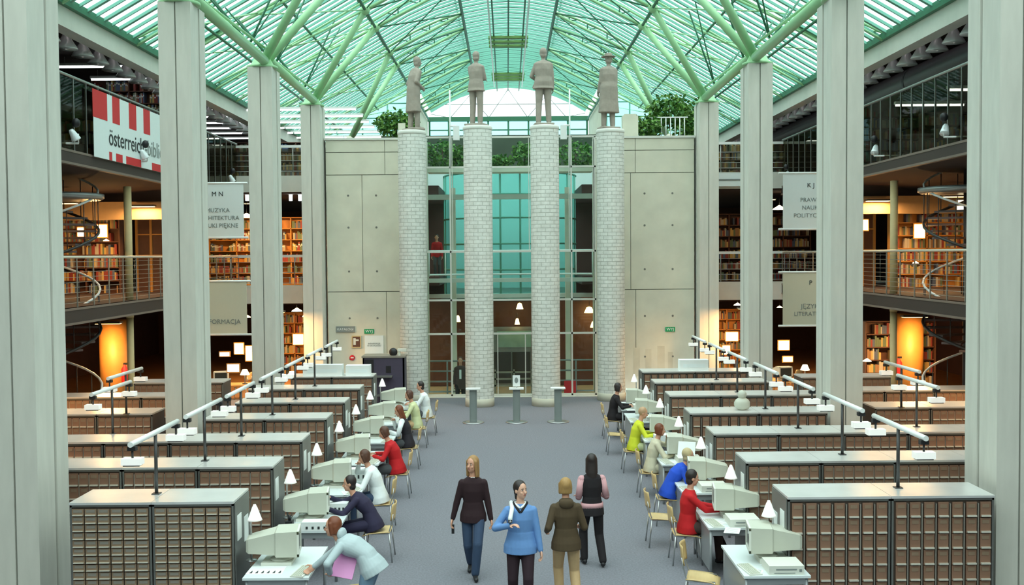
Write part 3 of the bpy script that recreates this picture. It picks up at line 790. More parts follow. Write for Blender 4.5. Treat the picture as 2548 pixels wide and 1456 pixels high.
def kb_proto():
    t = thing('keyboard', 'x', 'keyboard')
    MB().box(-.08, .08, -.22, .22, 0, .02).obj('case', 'beige_light', t)
    b = MB()
    for r in range(5):
        for c in range(14): b.box(-.065+r*.026, -.045+r*.026, -.205+c*.029, -.181+c*.029, .02, .028)
    b.obj('keys', 'beige', t); return t
def chair_proto():
    """seat opens towards +Y local (front), back at -Y"""
    t = thing('chair', 'x', 'chair')
    b = MB(); N = 8
    def sheet(P, th, mi=0):
        nu, nv = len(P), len(P[0]); vs = [p for row in P for p in row]+[(p[0]+th[0], p[1]+th[1], p[2]+th[2]) for row in P for p in row]; o = nu*nv; fs = []
        for i in range(nu-1):
            for j in range(nv-1):
                a = i*nv+j; fs += [(a, a+1, a+nv+1, a+nv), (o+a, o+a+nv, o+a+nv+1, o+a+1)]
        for i in range(nu-1): fs += [(i*nv, (i+1)*nv, o+(i+1)*nv, o+i*nv), (i*nv+nv-1, o+i*nv+nv-1, o+(i+1)*nv+nv-1, (i+1)*nv+nv-1)]
        for j in range(nv-1): fs += [(j, o+j, o+j+1, j+1), ((nu-1)*nv+j, (nu-1)*nv+j+1, o+(nu-1)*nv+j+1, o+(nu-1)*nv+j)]
        return vs, fs
    P = [[(-.205+.41*i/N*(1), -.2+.42*j/N, .45+.012*math.cos(math.pi*j/N)-(.02*math.sin(math.pi*i/N))-(.02*max(0, j-6))) for j in range(N+1)] for i in range(N+1)]
    # round the front corners
    P = [[(x*(1-.18*max(0, (y-.1)/.12)**2 if abs(x) > .15 else 1), y, z) for x, y, z in row] for row in P]
    b._add(*sheet(P, (0, 0, -.014)), 0, True); b.obj('seat', 'plywood', t)
    b = MB()
    P = [[((-.2+.4*i/N)*(1-.12*max(0, abs(j-4)-2)/2), -.22-.045*(1-((i-4)/4)**2)-.03*j/N, .62+.25*j/N) for j in range(N+1)] for i in range(N+1)]
    b._add(*sheet(P, (0, .012, 0)), 0, True); b.obj('backrest', 'plywood', t)
    for sx in (-1, 1):
        MB().path([(sx*.19, -.19, .43), (sx*.21, -.235, 0)], .011).obj('leg', 'chrome', t)
        MB().path([(sx*.18, .16, .43), (sx*.2, .2, 0)], .011).obj('leg', 'chrome', t)
        MB().path([(sx*.17, .17, .43), (sx*.19, -.18, .43), (sx*.17, -.235, .6), (sx*.16, -.25, .72)], .011).obj('side_frame', 'chrome', t)
    return t
class Placer:
    def __init__(s, root): s.r = root; s.used = False
    def __call__(s, loc, rz, label, group):
        if not s.used:
            s.used = True; s.r.location = loc; s.r.rotation_euler = (0, 0, rz); s.r['label'] = label; s.r['group'] = group; return s.r
        return dup(s.r, loc, rz, label, group)
desk, crt, pc, kb, chair = [Placer(f()) for f in (desk_proto, crt_proto, pc_proto, kb_proto, chair_proto)]
MLY = [13.05, 15.2, 17.4, 19.85, 22.1, 24.4, 26.9]
MRY = [12.95, 15.15, 17.3, 19.6, 22.0, 24.5, 26.4]
for s, ys in ((-1, MLY), (1, MRY)):
    xd = -2.82 if s < 0 else 3.0+.2
    for i, y in enumerate(ys):
        r = 0 if s < 0 else math.pi
        D = '%s desk from the front on the %s' % (('nearest', 'second', 'third', 'fourth', 'fifth', 'sixth', 'farthest')[i], SIDE[s])
        desk((xd, y, 0), 0, 'white-topped computer desk, the %s side of the aisle, %s from the front' % (SIDE[s], 'nearest' if i == 0 else ordn(i)), 'computer desks')
        crt((xd-.12 if s < 0 else xd+.08, y+.06, .80 if s > 0 and i in (0, 1) else .78), r+(R(7) if s < 0 else R(-7)), 'beige tube monitor on the %s' % D, 'tube monitors on the desks')
        MB_b = None
        pcx = xd+(.12 if s < 0 else .03)
        if s > 0 or i in (1, 2, 3, 4):
            pc((xd+(-.12 if s < 0 else .12), y-.38 if s > 0 else y+.52, .74), 0, 'pale desktop computer case on the %s' % D, 'desktop computer cases')
        kb((xd-s*.28, y-.36 if s > 0 else y-.38, .74), R(8)*s, 'beige keyboard on the %s' % D, 'keyboards')
    # monitor bases stand on low plinth boxes
for s, ys in ((-1, MLY), (1, MRY)):
    xd = -2.82 if s < 0 else 3.2
    for i, y in enumerate(ys):
        tag(MB().box(-.19, .19, -.17, .17, 0, .04 if not (s > 0 and i in (0, 1)) else .06).obj('monitor_plinth', 'beige_light', None, (xd+s*.1, y+.06, .74)), 'flat pale riser under the monitor on the %s desk from the front, %s side' % (('nearest', 'second', 'third', 'fourth', 'fifth', 'sixth', 'farthest')[i], SIDE[s]), 'riser')
# printed sheet with marks on the nearest left desk, card boxes and papers
def sheet_of_paper(loc, rz, label, w=.21, h=.3, mi='paper'):
    b = MB(); b.box(-w/2, w/2, -h/2, h/2, 0, .003, 0)
    for k in range(5): b.box(-w*.4, w*.35, -h*.38+k*h*.17, -h*.38+k*h*.17+.008, .003, .0035, 1)
    o = b.obj('paper_sheet', [mi, 'ink_grey'], None, loc, rz); return tag(o, label, 'paper')
def card_box(loc, label, n=4, w=.42, d=.2, h=.12):
    t = thing('card_box', label, 'box', loc)
    MB().box(-w/2, w/2, -d/2, d/2, 0, h).obj('body', 'paper', t)
    b = MB()
    for k in range(n): b.box(-w*.36+k*w*.2, -w*.36+k*w*.2+.03, -d/2-.004, -d/2, h*.2, h*.5)
    b.obj('printed_marks', 'ink', t)
b = MB(); b.box(-.32, .12, -.12, .2, 0, .004, 0)
for k in range(6): b.hexa([(-.28+k*.07, -.09, .004), (-.25+k*.07, -.09, .004), (-.25+k*.07, -.06, .004), (-.28+k*.07, -.06, .004)], [(-.265+k*.07, 0, .0055), (-.26+k*.07, 0, .0055), (-.26+k*.07, .01, .0055), (-.265+k*.07, .01, .0055)], 1)
tag(b.obj('instruction_sheet', ['paper', 'ink'], None, (-2.9, 12.72, .74)), 'printed sheet with dark marks along its front edge on the nearest left desk', 'paper')
card_box((-2.72, 15.05-.35, .74), 'white printed box in front of the monitor on the second left desk')
card_box((-2.62, 17.95, .74), 'white printed box with four dark marks on the third left desk', h=.2)
card_box((-2.6, 15.8, .74), 'small white box beside the grey-hooded figure on the second left desk', w=.3)
sheet_of_paper((-2.62, 16.95, .742), .3, 'open papers in front of the figure in the white blouse')
sheet_of_paper((-2.6, 19.4, .742), -.2, 'papers in front of the figure in the red sweater')
sheet_of_paper((-2.6, 24.0, .742), -.2, 'papers in front of the figure in pale yellow-green')
sheet_of_paper((3.05, 14.9, .742), .2, 'papers by the right hand of the figure in red')
sheet_of_paper((3.1, 14.4, .742), -.3, 'loose sheet at the front edge of the second right desk')
sheet_of_paper((3.0, 12.55, .742), -.3, 'dark-printed card at the near corner of the nearest right desk', .15, .1)
sheet_of_paper((3.05, 19.3, .742), .3, 'white papers in front of the figure in the cream sweater')
sheet_of_paper((3.02, 25.8, .742), .1, 'paper in front of the figure in black')
card_box((3.3, 25.6, .74), 'white box on the sixth right desk near the figure in black', n=0, w=.3)
card_box((3.15, 21.3, .74), 'white box with a dark spot on the fifth right desk', n=1, w=.35, h=.16)
tag(MB().hexa([(-.16, -.12, 0), (.16, -.12, 0), (.16, -.1, 0), (-.16, -.1, 0)], [(-.16, .05, .36), (.16, .05, .36), (.16, .07, .36), (-.16, .07, .36)]).obj('paper_stand', 'paper', None, (3.3, 19.72-.45, .74), R(-20)), 'white paper propped upright on the fourth right desk', 'paper')
# small scanners / dark devices
tag(MB().box(-.05, .05, -.06, .06, 0, .12).tube((0, 0, .12), (0, 0, .2), .02).obj('barcode_reader', 'black', None, (-3.12, 14.72, .74)), 'small black reader at the left end of the second left desk', 'device')

# clip-on cone lamps at the aisle end of each row
def cone_lamp():
    t = thing('cone_lamp', 'x', 'lamp')
    MB().tube((0, 0, 0), (0, 0, .62), .014, n=8).lathe((0, 0, 0), [(.07, 0), (.07, .015), (.02, .02)], 16).obj('stem', 'chrome', t)
    MB().lathe((.05, 0, .52), [(.095, 0), (.085, .02), (.035, .16), (.02, .19), (.018, .2)], 18).obj('shade', 'lamp_white', t)
    return t
cone = Placer(cone_lamp())
for s, ys in ((-1, LY), (1, RY)):
    for i, y in enumerate(ys):
        cone((s*3.28+(.06 if s > 0 else 0), y+.18, .745), 0 if s < 0 else math.pi, 'white cone desk lamp at the aisle end of the %s cabinet row, %s side' % (ROWN[i], SIDE[s]), 'cone desk lamps')
    for i, y in enumerate(ys):      # slim stand that carries the lamp beyond the desks
        pass
# boxes on the rear cabinets
for (x, y, w, h, lb) in ((-4.75, 26.6, 1.0, .28, 'long white box standing on the rearmost left cabinet row'), (-3.85, 26.6, .62, .26, 'shorter white box on the rearmost left cabinet row'), (4.85, 27.1, .75, .28, 'white framed box on the rearmost right cabinet row')):
    t = thing('card_box', lb, 'box', (x, y+.2, HT)); MB().box(-w/2, w/2, -.15, .15, 0, h).obj('body', 'paper', t); MB().box(-w*.38, w*.38, -.155, -.15, h*.3, h*.62).obj('printed_panel', 'white_board', t)
tag(MB().ell((0, 0, .12), (.16, .13, .13)).ell((0, 0, .3), (.09, .09, .09)).ell((.1, -.02, .1), (.05, .05, .09)).obj('stuffed_toy', 'beige', None, (4.55, 20.25, HT)), 'small cream stuffed figure sitting on a right-hand cabinet top', 'toy')

# ================================================================== DARK CABINET, PRINTER, SIGNS on the left wall
t = thing('reference_desk', 'tall purple-black desk unit with shelf in front of the left wall', 'desk', (-4.02+.0, 31.3, 0))
MB().box(-.35, .9, 0, .05, 0, 1.55).box(-.35, -.3, 0, .7, 0, 1.55).box(.85, .9, 0, .7, 0, 1.55).obj('body', 'purple_dark', t)
MB().box(-.38, .93, -.03, .73, 1.55, 1.6).obj('top', 'cab_frame', t)
MB().box(-.05, .55, -.3, 0, .98, 1.02).obj('shelf', 'cab_side', t)
MB().box(.1, .7, -.3, 0, .42, .46).obj('shelf', 'cab_side', t)
MB().box(-.28, -.02, -.02, 0, 1.04, 1.5).box(.35, .5, -.012, 0, 1.1, 1.3).obj('panel_inset', 'black', t)
t = thing('desk_telephone', 'black telephone with pale handset on the tall dark desk unit', 'telephone', (-3.45, 31.5, 1.6))
MB().ell((-.02, 0, .1), (.13, .1, .13)).obj('body', 'black', t); MB().box(.12, .38, -.08, .08, .12, .2).box(.14, .2, -.06, .06, 0, .12).obj('handset', 'beige_light', t)
def sign(name, label, cat, x, z, w, h, m, frame=None, txt=None, tm='paper', ts=.1):
    t = thing(name, label, cat, (x, WY-.075, z))
    MB().box(-w/2, w/2, -.02, .01, -h/2, h/2).obj('panel', m, t)
    if frame: MB().box(-w/2-.03, w/2+.03, -.03, .0, h/2, h/2+.03).box(-w/2-.03, w/2+.03, -.03, .0, -h/2-.03, -h/2).box(-w/2-.03, -w/2, -.03, 0, -h/2, h/2).box(w/2, w/2+.03, -.03, 0, -h/2, h/2).obj('frame', frame, t)
    if txt: text_obj(txt, ts, tm, t, (0, -.024, 0), (R(90), 0, 0))
    return t
def wx(u): return (u-1263)*(WY-.1)/2600
def wz(v, u=900): return 4.6-(v-635+.008*(u-1263))*(WY-.1)/2600
sign('wall_sign', 'grey direction sign with pale lettering high on the left wall', 'sign', wx(858), wz(820, 858), .62, .2, 'ink_grey', None, 'KATALOGI', 'paper', .11)
t = sign('picture_frame', 'yellow-edged dark picture with a pale arrow on the left wall', 'picture', wx(885), wz(851, 885), .25, .34, 'dark_wood', 'yellow_col')
MB().box(-.1, -.02, -.03, -.021, -.1, .12).box(-.02, .08, -.03, -.021, .03, .08).obj('arrow', 'beige_light', t)
sign('poster', 'large white printed sheet above the dark desk unit', 'poster', wx(929), wz(858, 929), .62, .6, 'white_board', None, 'INFORMACJE\nO KATALOGU', 'ink_grey', .07)
for s, u, lb in ((-1, 917, 'green arrow lettering above the white sheet on the left wall'), (1, 1668, 'green lettering sign on the right concrete wall')):
    t = thing('exit_sign', lb, 'sign', (wx(u), WY-.08, wz(825 if s < 0 else 820, u)))
    MB().box(-.16, .16, -.01, .01, -.075, .075).obj('panel', 'green_sign', t); text_obj('WYJ', .13, 'paper', t, (0, -.014, 0), (R(90), 0, 0))
t = thing('no_smoking_sign', 'small round red-rimmed sign on the left wall', 'sign', (wx(874), WY-.08, wz(891, 874)))
MB().lathe((0, 0, 0), [(.09, -.01), (.09, .01)], 20).obj('disc', 'red', t).rotation_euler = (R(90), 0, 0)
MB().box(-.05, .05, -.02, -.012, -.015, .015).obj('bar', 'paper', t)

# ================================================================== PEDESTALS in front of the columns
def pedestal(x, y, label, shape):
    t = thing('info_pedestal', label, 'pedestal', (x, y, 0))
    MB().lathe((0, 0, 0), [(.30, 0), (.30, .02), (.27, .03), (.05, .035)], 28).obj('base_plate', 'chrome', t)
    MB().box(-.09, .09, -.05, .05, .03, .92).box(-.1, -.085, -.07, .07, .03, .92).box(.085, .1, -.07, .07, .03, .92).obj('post', 'ink_grey', t)
    MB().box(-.2, .2, -.13, .13, .92, .955).obj('top_plate', 'white_paint', t)
    if shape == 'sign':
        MB().box(-.1, .1, 0, .015, .99, 1.3).obj('notice', 'paper', t); MB().ell((0, -.003, 1.16), (.05, .004, .08)).obj('printed_mark', 'ink_grey', t)
        MB().box(-.012, .012, .01, .03, .95, 1.1).obj('notice_holder', 'chrome', t)
    return t
pedestal(-.97, 28.6, 'grey pedestal with white top before the second column, leftmost of three', '')
pedestal(.22, 28.6, 'middle grey pedestal carrying an upright white notice', 'sign')
pedestal(1.36, 28.6, 'grey pedestal with white top before the third column, rightmost of three', '')
# ================================================================== WINGS: shelves, books, lamps
BOOKC = [(.36, .20, .10), (.10, .14, .24), (.55, .50, .40), (.30, .05, .04), (.14, .20, .12), (.62, .42, .14)]
BOOKM = []
for k, c in enumerate(BOOKC):
    mat('cover%d' % k, c, .6)
    BOOKM.append(MB().box(0, 1, 0, 1, 0, 1, 0).box(.06, .94, .05, 1.0, .985, 1.002, 1).box(.1, .9, -.004, 0, .62, .8, 1).mesh('book', ['cover%d' % k, 'paper']))
N_BOOK = 0; BULK = MB(); BR = random.Random(5)
def bookshelf(x0, x1, y, z0, h, label, grp, rows=6, indiv=(), wood='dark_wood', fill=.92):
    """faces -Y"""
    global N_BOOK
    w = x1-x0; t = thing('bookshelf', label, 'bookshelf', (x0, y, z0))
    n = max(1, round(w/1.0)); b = MB()
    for k in range(n+1): b.box(w*k/n-.02, w*k/n+.02, 0, .32, 0, h)
    b.box(0, w, .3, .33, 0, h, 0); b.obj('frame', wood, t)
    rh = h/rows
    for r in range(rows+1): MB().box(0, w, 0, .3, r*rh-.015, r*rh+.015).obj('shelf', wood, t)
    for r in range(rows):
        x = .05
        while x < w-.08:
            if BR.random() > fill: x += BR.uniform(.05, .3); continue
            th = BR.uniform(.035, .07); bh = min(rh-.05, BR.uniform(.2, .32)); k = BR.randrange(6)
            if x+th > w-.03: break
            if r in indiv and N_BOOK < 300:
                o = link('book', BOOKM[k], None, (x0+x, y+.03, z0+r*rh+.016)); o.scale = (th*.96, .22, bh)
                tag(o, 'book standing on the ' + grp, 'book', 'books on the '+grp); N_BOOK += 1
            else:
                BULK.box(x0+x, x0+x+th*.96, y+.03, y+.25, z0+r*rh+.016, z0+r*rh+.016+bh, k)
            x += th
bookshelf(CX-12.3, CX-10.15, 31.0, F3, 3.25, 'tall bookshelf at the upper left gallery end, above the red and white banner', 'upper left gallery shelves above the banner', 9, (6, 7, 8))
bookshelf(CX-10.9, CX-6.3, 40.0, 7.2, 1.75, 'long bookshelf across the upper rear gallery on the left', 'upper rear shelves on the left', 5, (4,))
bookshelf(CX-6.2, CX-4.75, 41.0, 7.2, 2.0, 'bookshelf above the left concrete wall, under the tube lights', 'shelves above the left concrete wall', 6, (5, 4))
bookshelf(CX-11.5, CX-6.3, 40.0, F2, 2.55, 'long orange-lit bookshelf across the middle rear gallery on the left', 'orange-lit shelves of the middle left rear gallery', 6, (4, 3), 'orange_wood')
bookshelf(CX-13.6, CX-11.6, 31.0, F2, 2.3, 'lamp-lit bookshelf in the middle left side gallery', 'middle left side gallery shelves', 6, (), 'dark_wood')
bookshelf(CX+11.3, CX+13.4, 31.0, F2, 2.3, 'lamp-lit bookshelf in the middle right side gallery', 'middle right side gallery shelves', 6, (), 'orange_wood')
bookshelf(CX+6.3, CX+11.5, 40.0, F2, 2.55, 'dark bookshelf across the middle rear gallery on the right', 'middle rear shelves on the right', 6, ())
bookshelf(CX+6.3, CX+10.9, 40.0, 7.2, 1.6, 'dark low bookshelf across the upper rear gallery on the right', 'upper rear shelves on the right', 5, ())
bookshelf(CX+10.15, CX+12.3, 31.0, F3, 2.3, 'dim bookshelf at the upper right gallery end', 'upper right gallery shelves', 7, ())
bookshelf(CX-9.6, CX-6.3, 41.0, 0, 2.4, 'ground floor bookshelf at the rear left', 'ground floor rear left shelves', 6, (), 'orange_wood')
bookshelf(CX+6.3, CX+9.6, 41.0, 0, 2.4, 'ground floor bookshelf at the rear right', 'ground floor rear right shelves', 6, (), 'orange_wood')
bookshelf(CX+10.2, CX+12.2, 30.0, 0, 2.6, 'dim ground floor bookshelf in the right wing', 'ground floor right wing shelves', 7, ())
for s in (-1, 1):
    for j, y in enumerate((22.0, 25.2, 28.4)):     # shelf runs seen through the upper railing glass
        xa, xb = sorted((CX+s*11.2, CX+s*13.6))
        bookshelf(xa, xb, y, F3, 1.75, 'low grey-brown bookshelf behind the upper %s gallery glass, %s from the front' % (SIDE[s], ordn(j)), 'low shelves behind the upper %s gallery glass' % SIDE[s], 5, ())
o = BULK.obj('books', ['cover%d' % k for k in range(6)]); o['kind'] = 'stuff'; tag(o, 'rows of assorted books filling the remaining gallery shelves', 'books')

def fill_lamp(loc, w, d, power, label, col=(1, .55, .2), m='lamp_warm', grp='added warm fill lamps under the galleries'):  # added warm fill lights for the wings, given lamp housings
    t = thing('fill_lamp', label, 'lamp', loc, 0, grp)
    MB().box(-w/2, w/2, -d/2, d/2, .0, .05).obj('housing', 'dark_steel', t)
    MB().box(-w/2+.03, w/2-.03, -d/2+.03, d/2-.03, -.012, 0).obj('diffuser', m, t)
    l = bpy.data.lights.new('fill_light', 'AREA'); l.shape = 'RECTANGLE'; l.size = w; l.size_y = d; l.energy = power; l.color = col
    lo = bpy.data.objects.new('fill_light', l); COL.objects.link(lo); lo.parent = t; lo.location = (0, 0, -.03)
for s in (-1, 1):
    for j, (x, y) in enumerate(((9.9, 16.5), (10.4, 20.5), (10.9, 28.2), (7.55, 33.2))):
        fill_lamp((CX+s*x, y, 2.84), .7, .25, 110, 'added warm fill lamp under the middle %s gallery, %s from the front' % (SIDE[s], ordn(j)))
    for j, (x, y) in enumerate(((11.6, 23.0), (12.0, 28.2), (10.6, 30.2))):
        fill_lamp((CX+s*x, y, 6.08), .7, .25, 45, 'added warm fill lamp under the upper %s gallery, %s from the front' % (SIDE[s], ordn(j)))
    for j, (x, y, z, p) in enumerate(((7.2, 38.3, 2.8, 60), (9.0, 38.3, 2.8, 60), (7.2, 38.2, 6.55, 90 if s < 0 else 6), (9.3, 38.2, 6.55, 90 if s < 0 else 6))):
        fill_lamp((CX+s*x, y, z), .8, .2, p, 'added warm fill lamp over the %s rear gallery on the %s, %s one' % ('lower' if z < 4 else 'middle', SIDE[s], 'inner' if x < 8 else 'outer'))
# pendant lamps with glowing shades (the bright spots between the pillars)
def pendant_proto():
    t = thing('pendant_lamp', 'x', 'lamp')
    MB().lathe((0, 0, 0), [(.24, 0), (.2, .05), (.08, .12), (.03, .16)], 20).obj('shade', 'lamp_hot', t)
    MB().tube((0, 0, .16), (0, 0, .55), .01, n=6).obj('stem', 'black', t); return t
pend = Placer(pendant_proto())
def PX(u, v, y): return ((u-1263)*y/2600, y, 4.6-(v-635+.008*(u-1263))*y/2600)
for (u, v, y, lb) in ((617, 542, 37.5, 'white glowing pendant beside the upper left hanging sign'), (738, 775, 37, 'glowing pendant low between the third and fourth left pillars'), (759, 788, 39, 'small glowing pendant right of another, low between left pillars'),
                      (615, 790, 38, 'small pendant beside the lower left hanging sign'), (1940, 522, 37.5, 'white glowing pendant beside the upper right hanging sign'),
                      (1836, 760, 38, 'glowing pendant low between the third and fourth right pillars'), (1941, 766, 38, 'small pendant beside the lower right hanging sign'),
                      (268, 600, 29.5, 'bright cone pendant in the middle left side gallery'), (2280, 655, 28, 'small pendant in the middle right side gallery'), (2160, 900, 29, 'dim cone pendant in the ground floor right wing')):
    o = pend(PX(u, v, y), 0, lb, 'pendant lamps in the wings'); 
    if u in (268, 2280):
        l = bpy.data.lights.new('bulb', 'POINT'); l.energy = 45; l.color = (1, .55, .2); l.shadow_soft_size = .2; lo = bpy.data.objects.new('bulb', l); COL.objects.link(lo); lo.parent = o; lo.location = (0, -1.2, .3)  # added point light set off the pendant, brightens the ceiling beam
    k = {738: .8, 759: .5, 615: .5, 1941: .45, 268: .35, 2280: .35, 2160: .5, 1836: .6}.get(u, 1.0); o.scale = (k, k, k)
t = thing('lit_sign', 'square yellow light panel beside the right spiral staircase', 'lamp', PX(2398, 512, 26)); MB().box(-.14, .14, 0, .03, -.14, .14).obj('diffuser', 'lamp_hot', t); MB().box(-.16, .16, .03, .06, -.16, .16).obj('housing', 'dark_steel', t)
# small bright notices, plus amber panels added for orange glow, middle and ground floors
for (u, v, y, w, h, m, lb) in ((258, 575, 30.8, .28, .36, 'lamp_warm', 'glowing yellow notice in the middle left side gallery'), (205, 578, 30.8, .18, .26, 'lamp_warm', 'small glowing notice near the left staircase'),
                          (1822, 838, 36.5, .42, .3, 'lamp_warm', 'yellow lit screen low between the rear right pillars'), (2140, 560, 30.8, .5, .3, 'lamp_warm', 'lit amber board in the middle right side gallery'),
                          (2290, 575, 30.8, .3, .4, 'lamp_warm', 'lit amber notice beside the right staircase'), (740, 845, 36.5, .35, .35, 'lamp_warm', 'yellow lit frame low between the rear left pillars'), (577, 917, 30.6, .34, .22, 'mon_glow', 'bright screen low between the second and third left pillars'), (592, 868, 34, .28, .34, 'lamp_warm', 'added amber glow panel between the second and third left pillars'), (556, 882, 33, .3, .12, 'mon_glow', 'small bright panel between the second and third left pillars'),
 (620, 880, 36, .3, .5, 'lamp_warm', 'tall added amber glow panel beside the third left pillar'), (1952, 860, 35, .35, .3, 'lamp_warm', 'added amber glow panel between the second and third right pillars'), (1962, 895, 34, .3, .16, 'lamp_warm', 'lower amber lit panel between the second and third right pillars'), (1808, 872, 36, .25, .3, 'lamp_warm', 'small added amber glow panel between the third and fourth right pillars')):
    t = thing('glow_panel', lb, 'notice', PX(u, v, y)); MB().box(-w/2, w/2, 0, .02, -h/2, h/2).obj('panel', m, t); MB().box(-w/2-.03, w/2+.03, .02, .05, -h/2-.03, h/2+.03).obj('frame', 'orange_wood', t)
for s in (-1, 1):
    tag(MB().lathe((0, 0, 0), [(.38, 0), (.38, 2.85)], 24).obj('orange_pillar', 'orange_wood', None, (CX+s*11.3, 29.6, 0)), 'round amber-lit pillar on the ground floor of the %s wing' % SIDE[s], 'pillar')  # amber lamplight put into the pillar's colour
    t = thing('fire_extinguisher', 'red fire extinguisher beside the amber pillar in the %s wing' % SIDE[s], 'fire extinguisher', (CX+s*10.85, 29.2, 1.1))
    MB().lathe((0, 0, 0), [(.08, 0), (.09, .05), (.09, .4), (.04, .48), (.03, .52)], 16).obj('cylinder', 'red', t); MB().box(-.03, .08, -.02, .02, .52, .57).obj('valve', 'black', t)
# wing tables with lamps and monitors in the rear gaps
for s in (-1, 1):
    for j, (x, y) in enumerate(((8.5, 31.6), (6.95, 31.0))):
        t = thing('wing_table', 'orange wooden table in the rear of the %s wing, %s one' % (SIDE[s], 'nearer' if j == 0 else 'farther'), 'table', (CX+s*x, y, 0))
        MB().box(-.7, .7, -.4, .4, .72, .76).obj('table_top', 'orange_wood', t)
        for a in (-.62, .62):
            for c in (-.33, .33): MB().box(a-.025, a+.025, c-.025, c+.025, 0, .72).obj('leg', 'orange_wood', t)
        crt((CX+s*x-.3, y, .78), R(-80), 'beige tube monitor on the %s orange table in the %s wing' % ('nearer' if j == 0 else 'farther', SIDE[s]), 'tube monitors on the desks')
        o = tag(MB().box(-.17, .17, -.17, .17, 0, .04).obj('monitor_plinth', 'beige_light', None, (CX+s*x-.3, y, .76-.0)), 'flat riser on the %s orange table in the %s wing' % ('nearer' if j == 0 else 'farther', SIDE[s]), 'riser'); o.scale = (1, 1, .5)
        t = thing('table_lamp', 'glowing lamp on the %s orange table in the %s wing' % ('nearer' if j == 0 else 'farther', SIDE[s]), 'lamp', (CX+s*x+.4, y, .76))
        MB().lathe((0, 0, 0), [(.08, 0), (.08, .02), (.015, .03), (.015, .3)], 14).obj('base', 'dark_steel', t); MB().lathe((0, 0, .28), [(.14, 0), (.07, .16)], 16).obj('shade', 'lamp_hot', t)
for i, (u, v, y, lb) in enumerate(((412, 962, 29, 'wooden chair at the right edge of the left wing gap'), (1975, 880, 33.5, 'wooden chair by the rear right tables'), (600, 900, 33.8, 'wooden chair by the rear left tables'))):
    chair((PX(u, v, y)[0], y, 0), R(40*i), lb, 'chairs in the wings')

# dome lamps along the roof-edge beams and the big duct
def dome_proto():
    t = thing('dome_lamp', 'x', 'lamp')
    MB().lathe((0, 0, 0), [(.25, 0), (.25, .02), (.18, .13), (.09, .28), (.05, .38)], 20).obj('shade', mat('dome_metal', (.84, .90, .92), .3, metal=.15), t)
    MB().lathe((0, 0, .03), [(.03, -.03), (.07, .02), (.03, .08)], 12).obj('bulb', 'lamp_white', t)
    MB().path([(0, 0, .38), (0, 0, .55), (.0, 0, .71)], .025).obj('bracket', 'dark_steel', t); return t
dome = Placer(dome_proto())
for s in (-1, 1):
    y = 20.0; k = 0
    while y < 47:
        dome((CX+s*9.98, y, 9.3), 0, 'silver dome lamp hanging along the %s roof beam' % SIDE[s], 'dome lamps along the %s roof beam' % SIDE[s]); y += .92; k += 1
    tag(MB().tube((0, 0, 0), (0, 32, 0), .42, n=24).tube((0, 5, 0), (0, 5.1, 0), .44, n=24).tube((0, 12, 0), (0, 12.1, 0), .44, n=24).tube((0, 19, 0), (0, 19.1, 0), .44, n=24).obj('ventilation_duct', mat('duct', (.12, .13, .14), .4, metal=.3), None, (CX+s*(10.9 if s > 0 else 13.2), 16, 9.15)), 'large dark round duct under the upper %s gallery ceiling' % SIDE[s], 'duct')
# fluorescent luminaires
def tube_proto():
    t = thing('tube_light', 'x', 'lamp')
    MB().box(-.9, .9, -.06, .06, 0, .07).obj('housing', 'white_paint', t); MB().tube((-.88, 0, -.025), (.88, 0, -.025), .03, n=8).obj('tube', 'tube_light', t)
    MB().tube((-.7, 0, .07), (-.7, 0, .5), .006, n=4).tube((.7, 0, .07), (.7, 0, .5), .006, n=4).obj('hanger_wires', 'grey_steel', t); return t
tl = Placer(tube_proto())
for r, y in enumerate((37.4, 39.2, 40.9, 42.6, 44.3, 46.2)):
    for k in range(5): 
        if r == 0 and k == 4: pass
        tl((CX-6.35-1.82*k, y, 9.85 if r else 9.85), 0, 'white tube light in the %s row above the upper rear left shelves' % ordn(r), 'tube light row %s from the front' % ordn(r))
for k, (x, y) in enumerate(((-11.1, 28.2), (-11.0, 30.2))): tl((x, y, 9.75), 0, 'single white tube light above the %s of the upper left gallery' % ('staircase side' if k == 0 else 'banner and bookshelf'), 'tube lights of the side galleries')
for k, (x, y) in enumerate(((10.9, 27.0), (11.2, 24.5))): tl((x, y, 8.4), 0, 'small tube light added for a reflection in the upper right railing glass, %s' % ('left one' if k == 0 else 'right one'), 'tube lights of the side galleries')  # added emitters imitating reflections in the railing glass
for k in range(3):
    t = thing('ceiling_spot', 'small white spotlight under the upper rear left gallery, %s of three' % ('leftmost', 'middle', 'rightmost')[k], 'lamp', PX((619, 727, 750)[k], 492, 36.6)); MB().box(-.05, .05, -.05, .05, -.12, .1).obj('body', 'lamp_hot' if 0 else 'tube_light', t); MB().box(-.09, .09, -.06, .06, .1, .14).obj('cap', 'white_paint', t)

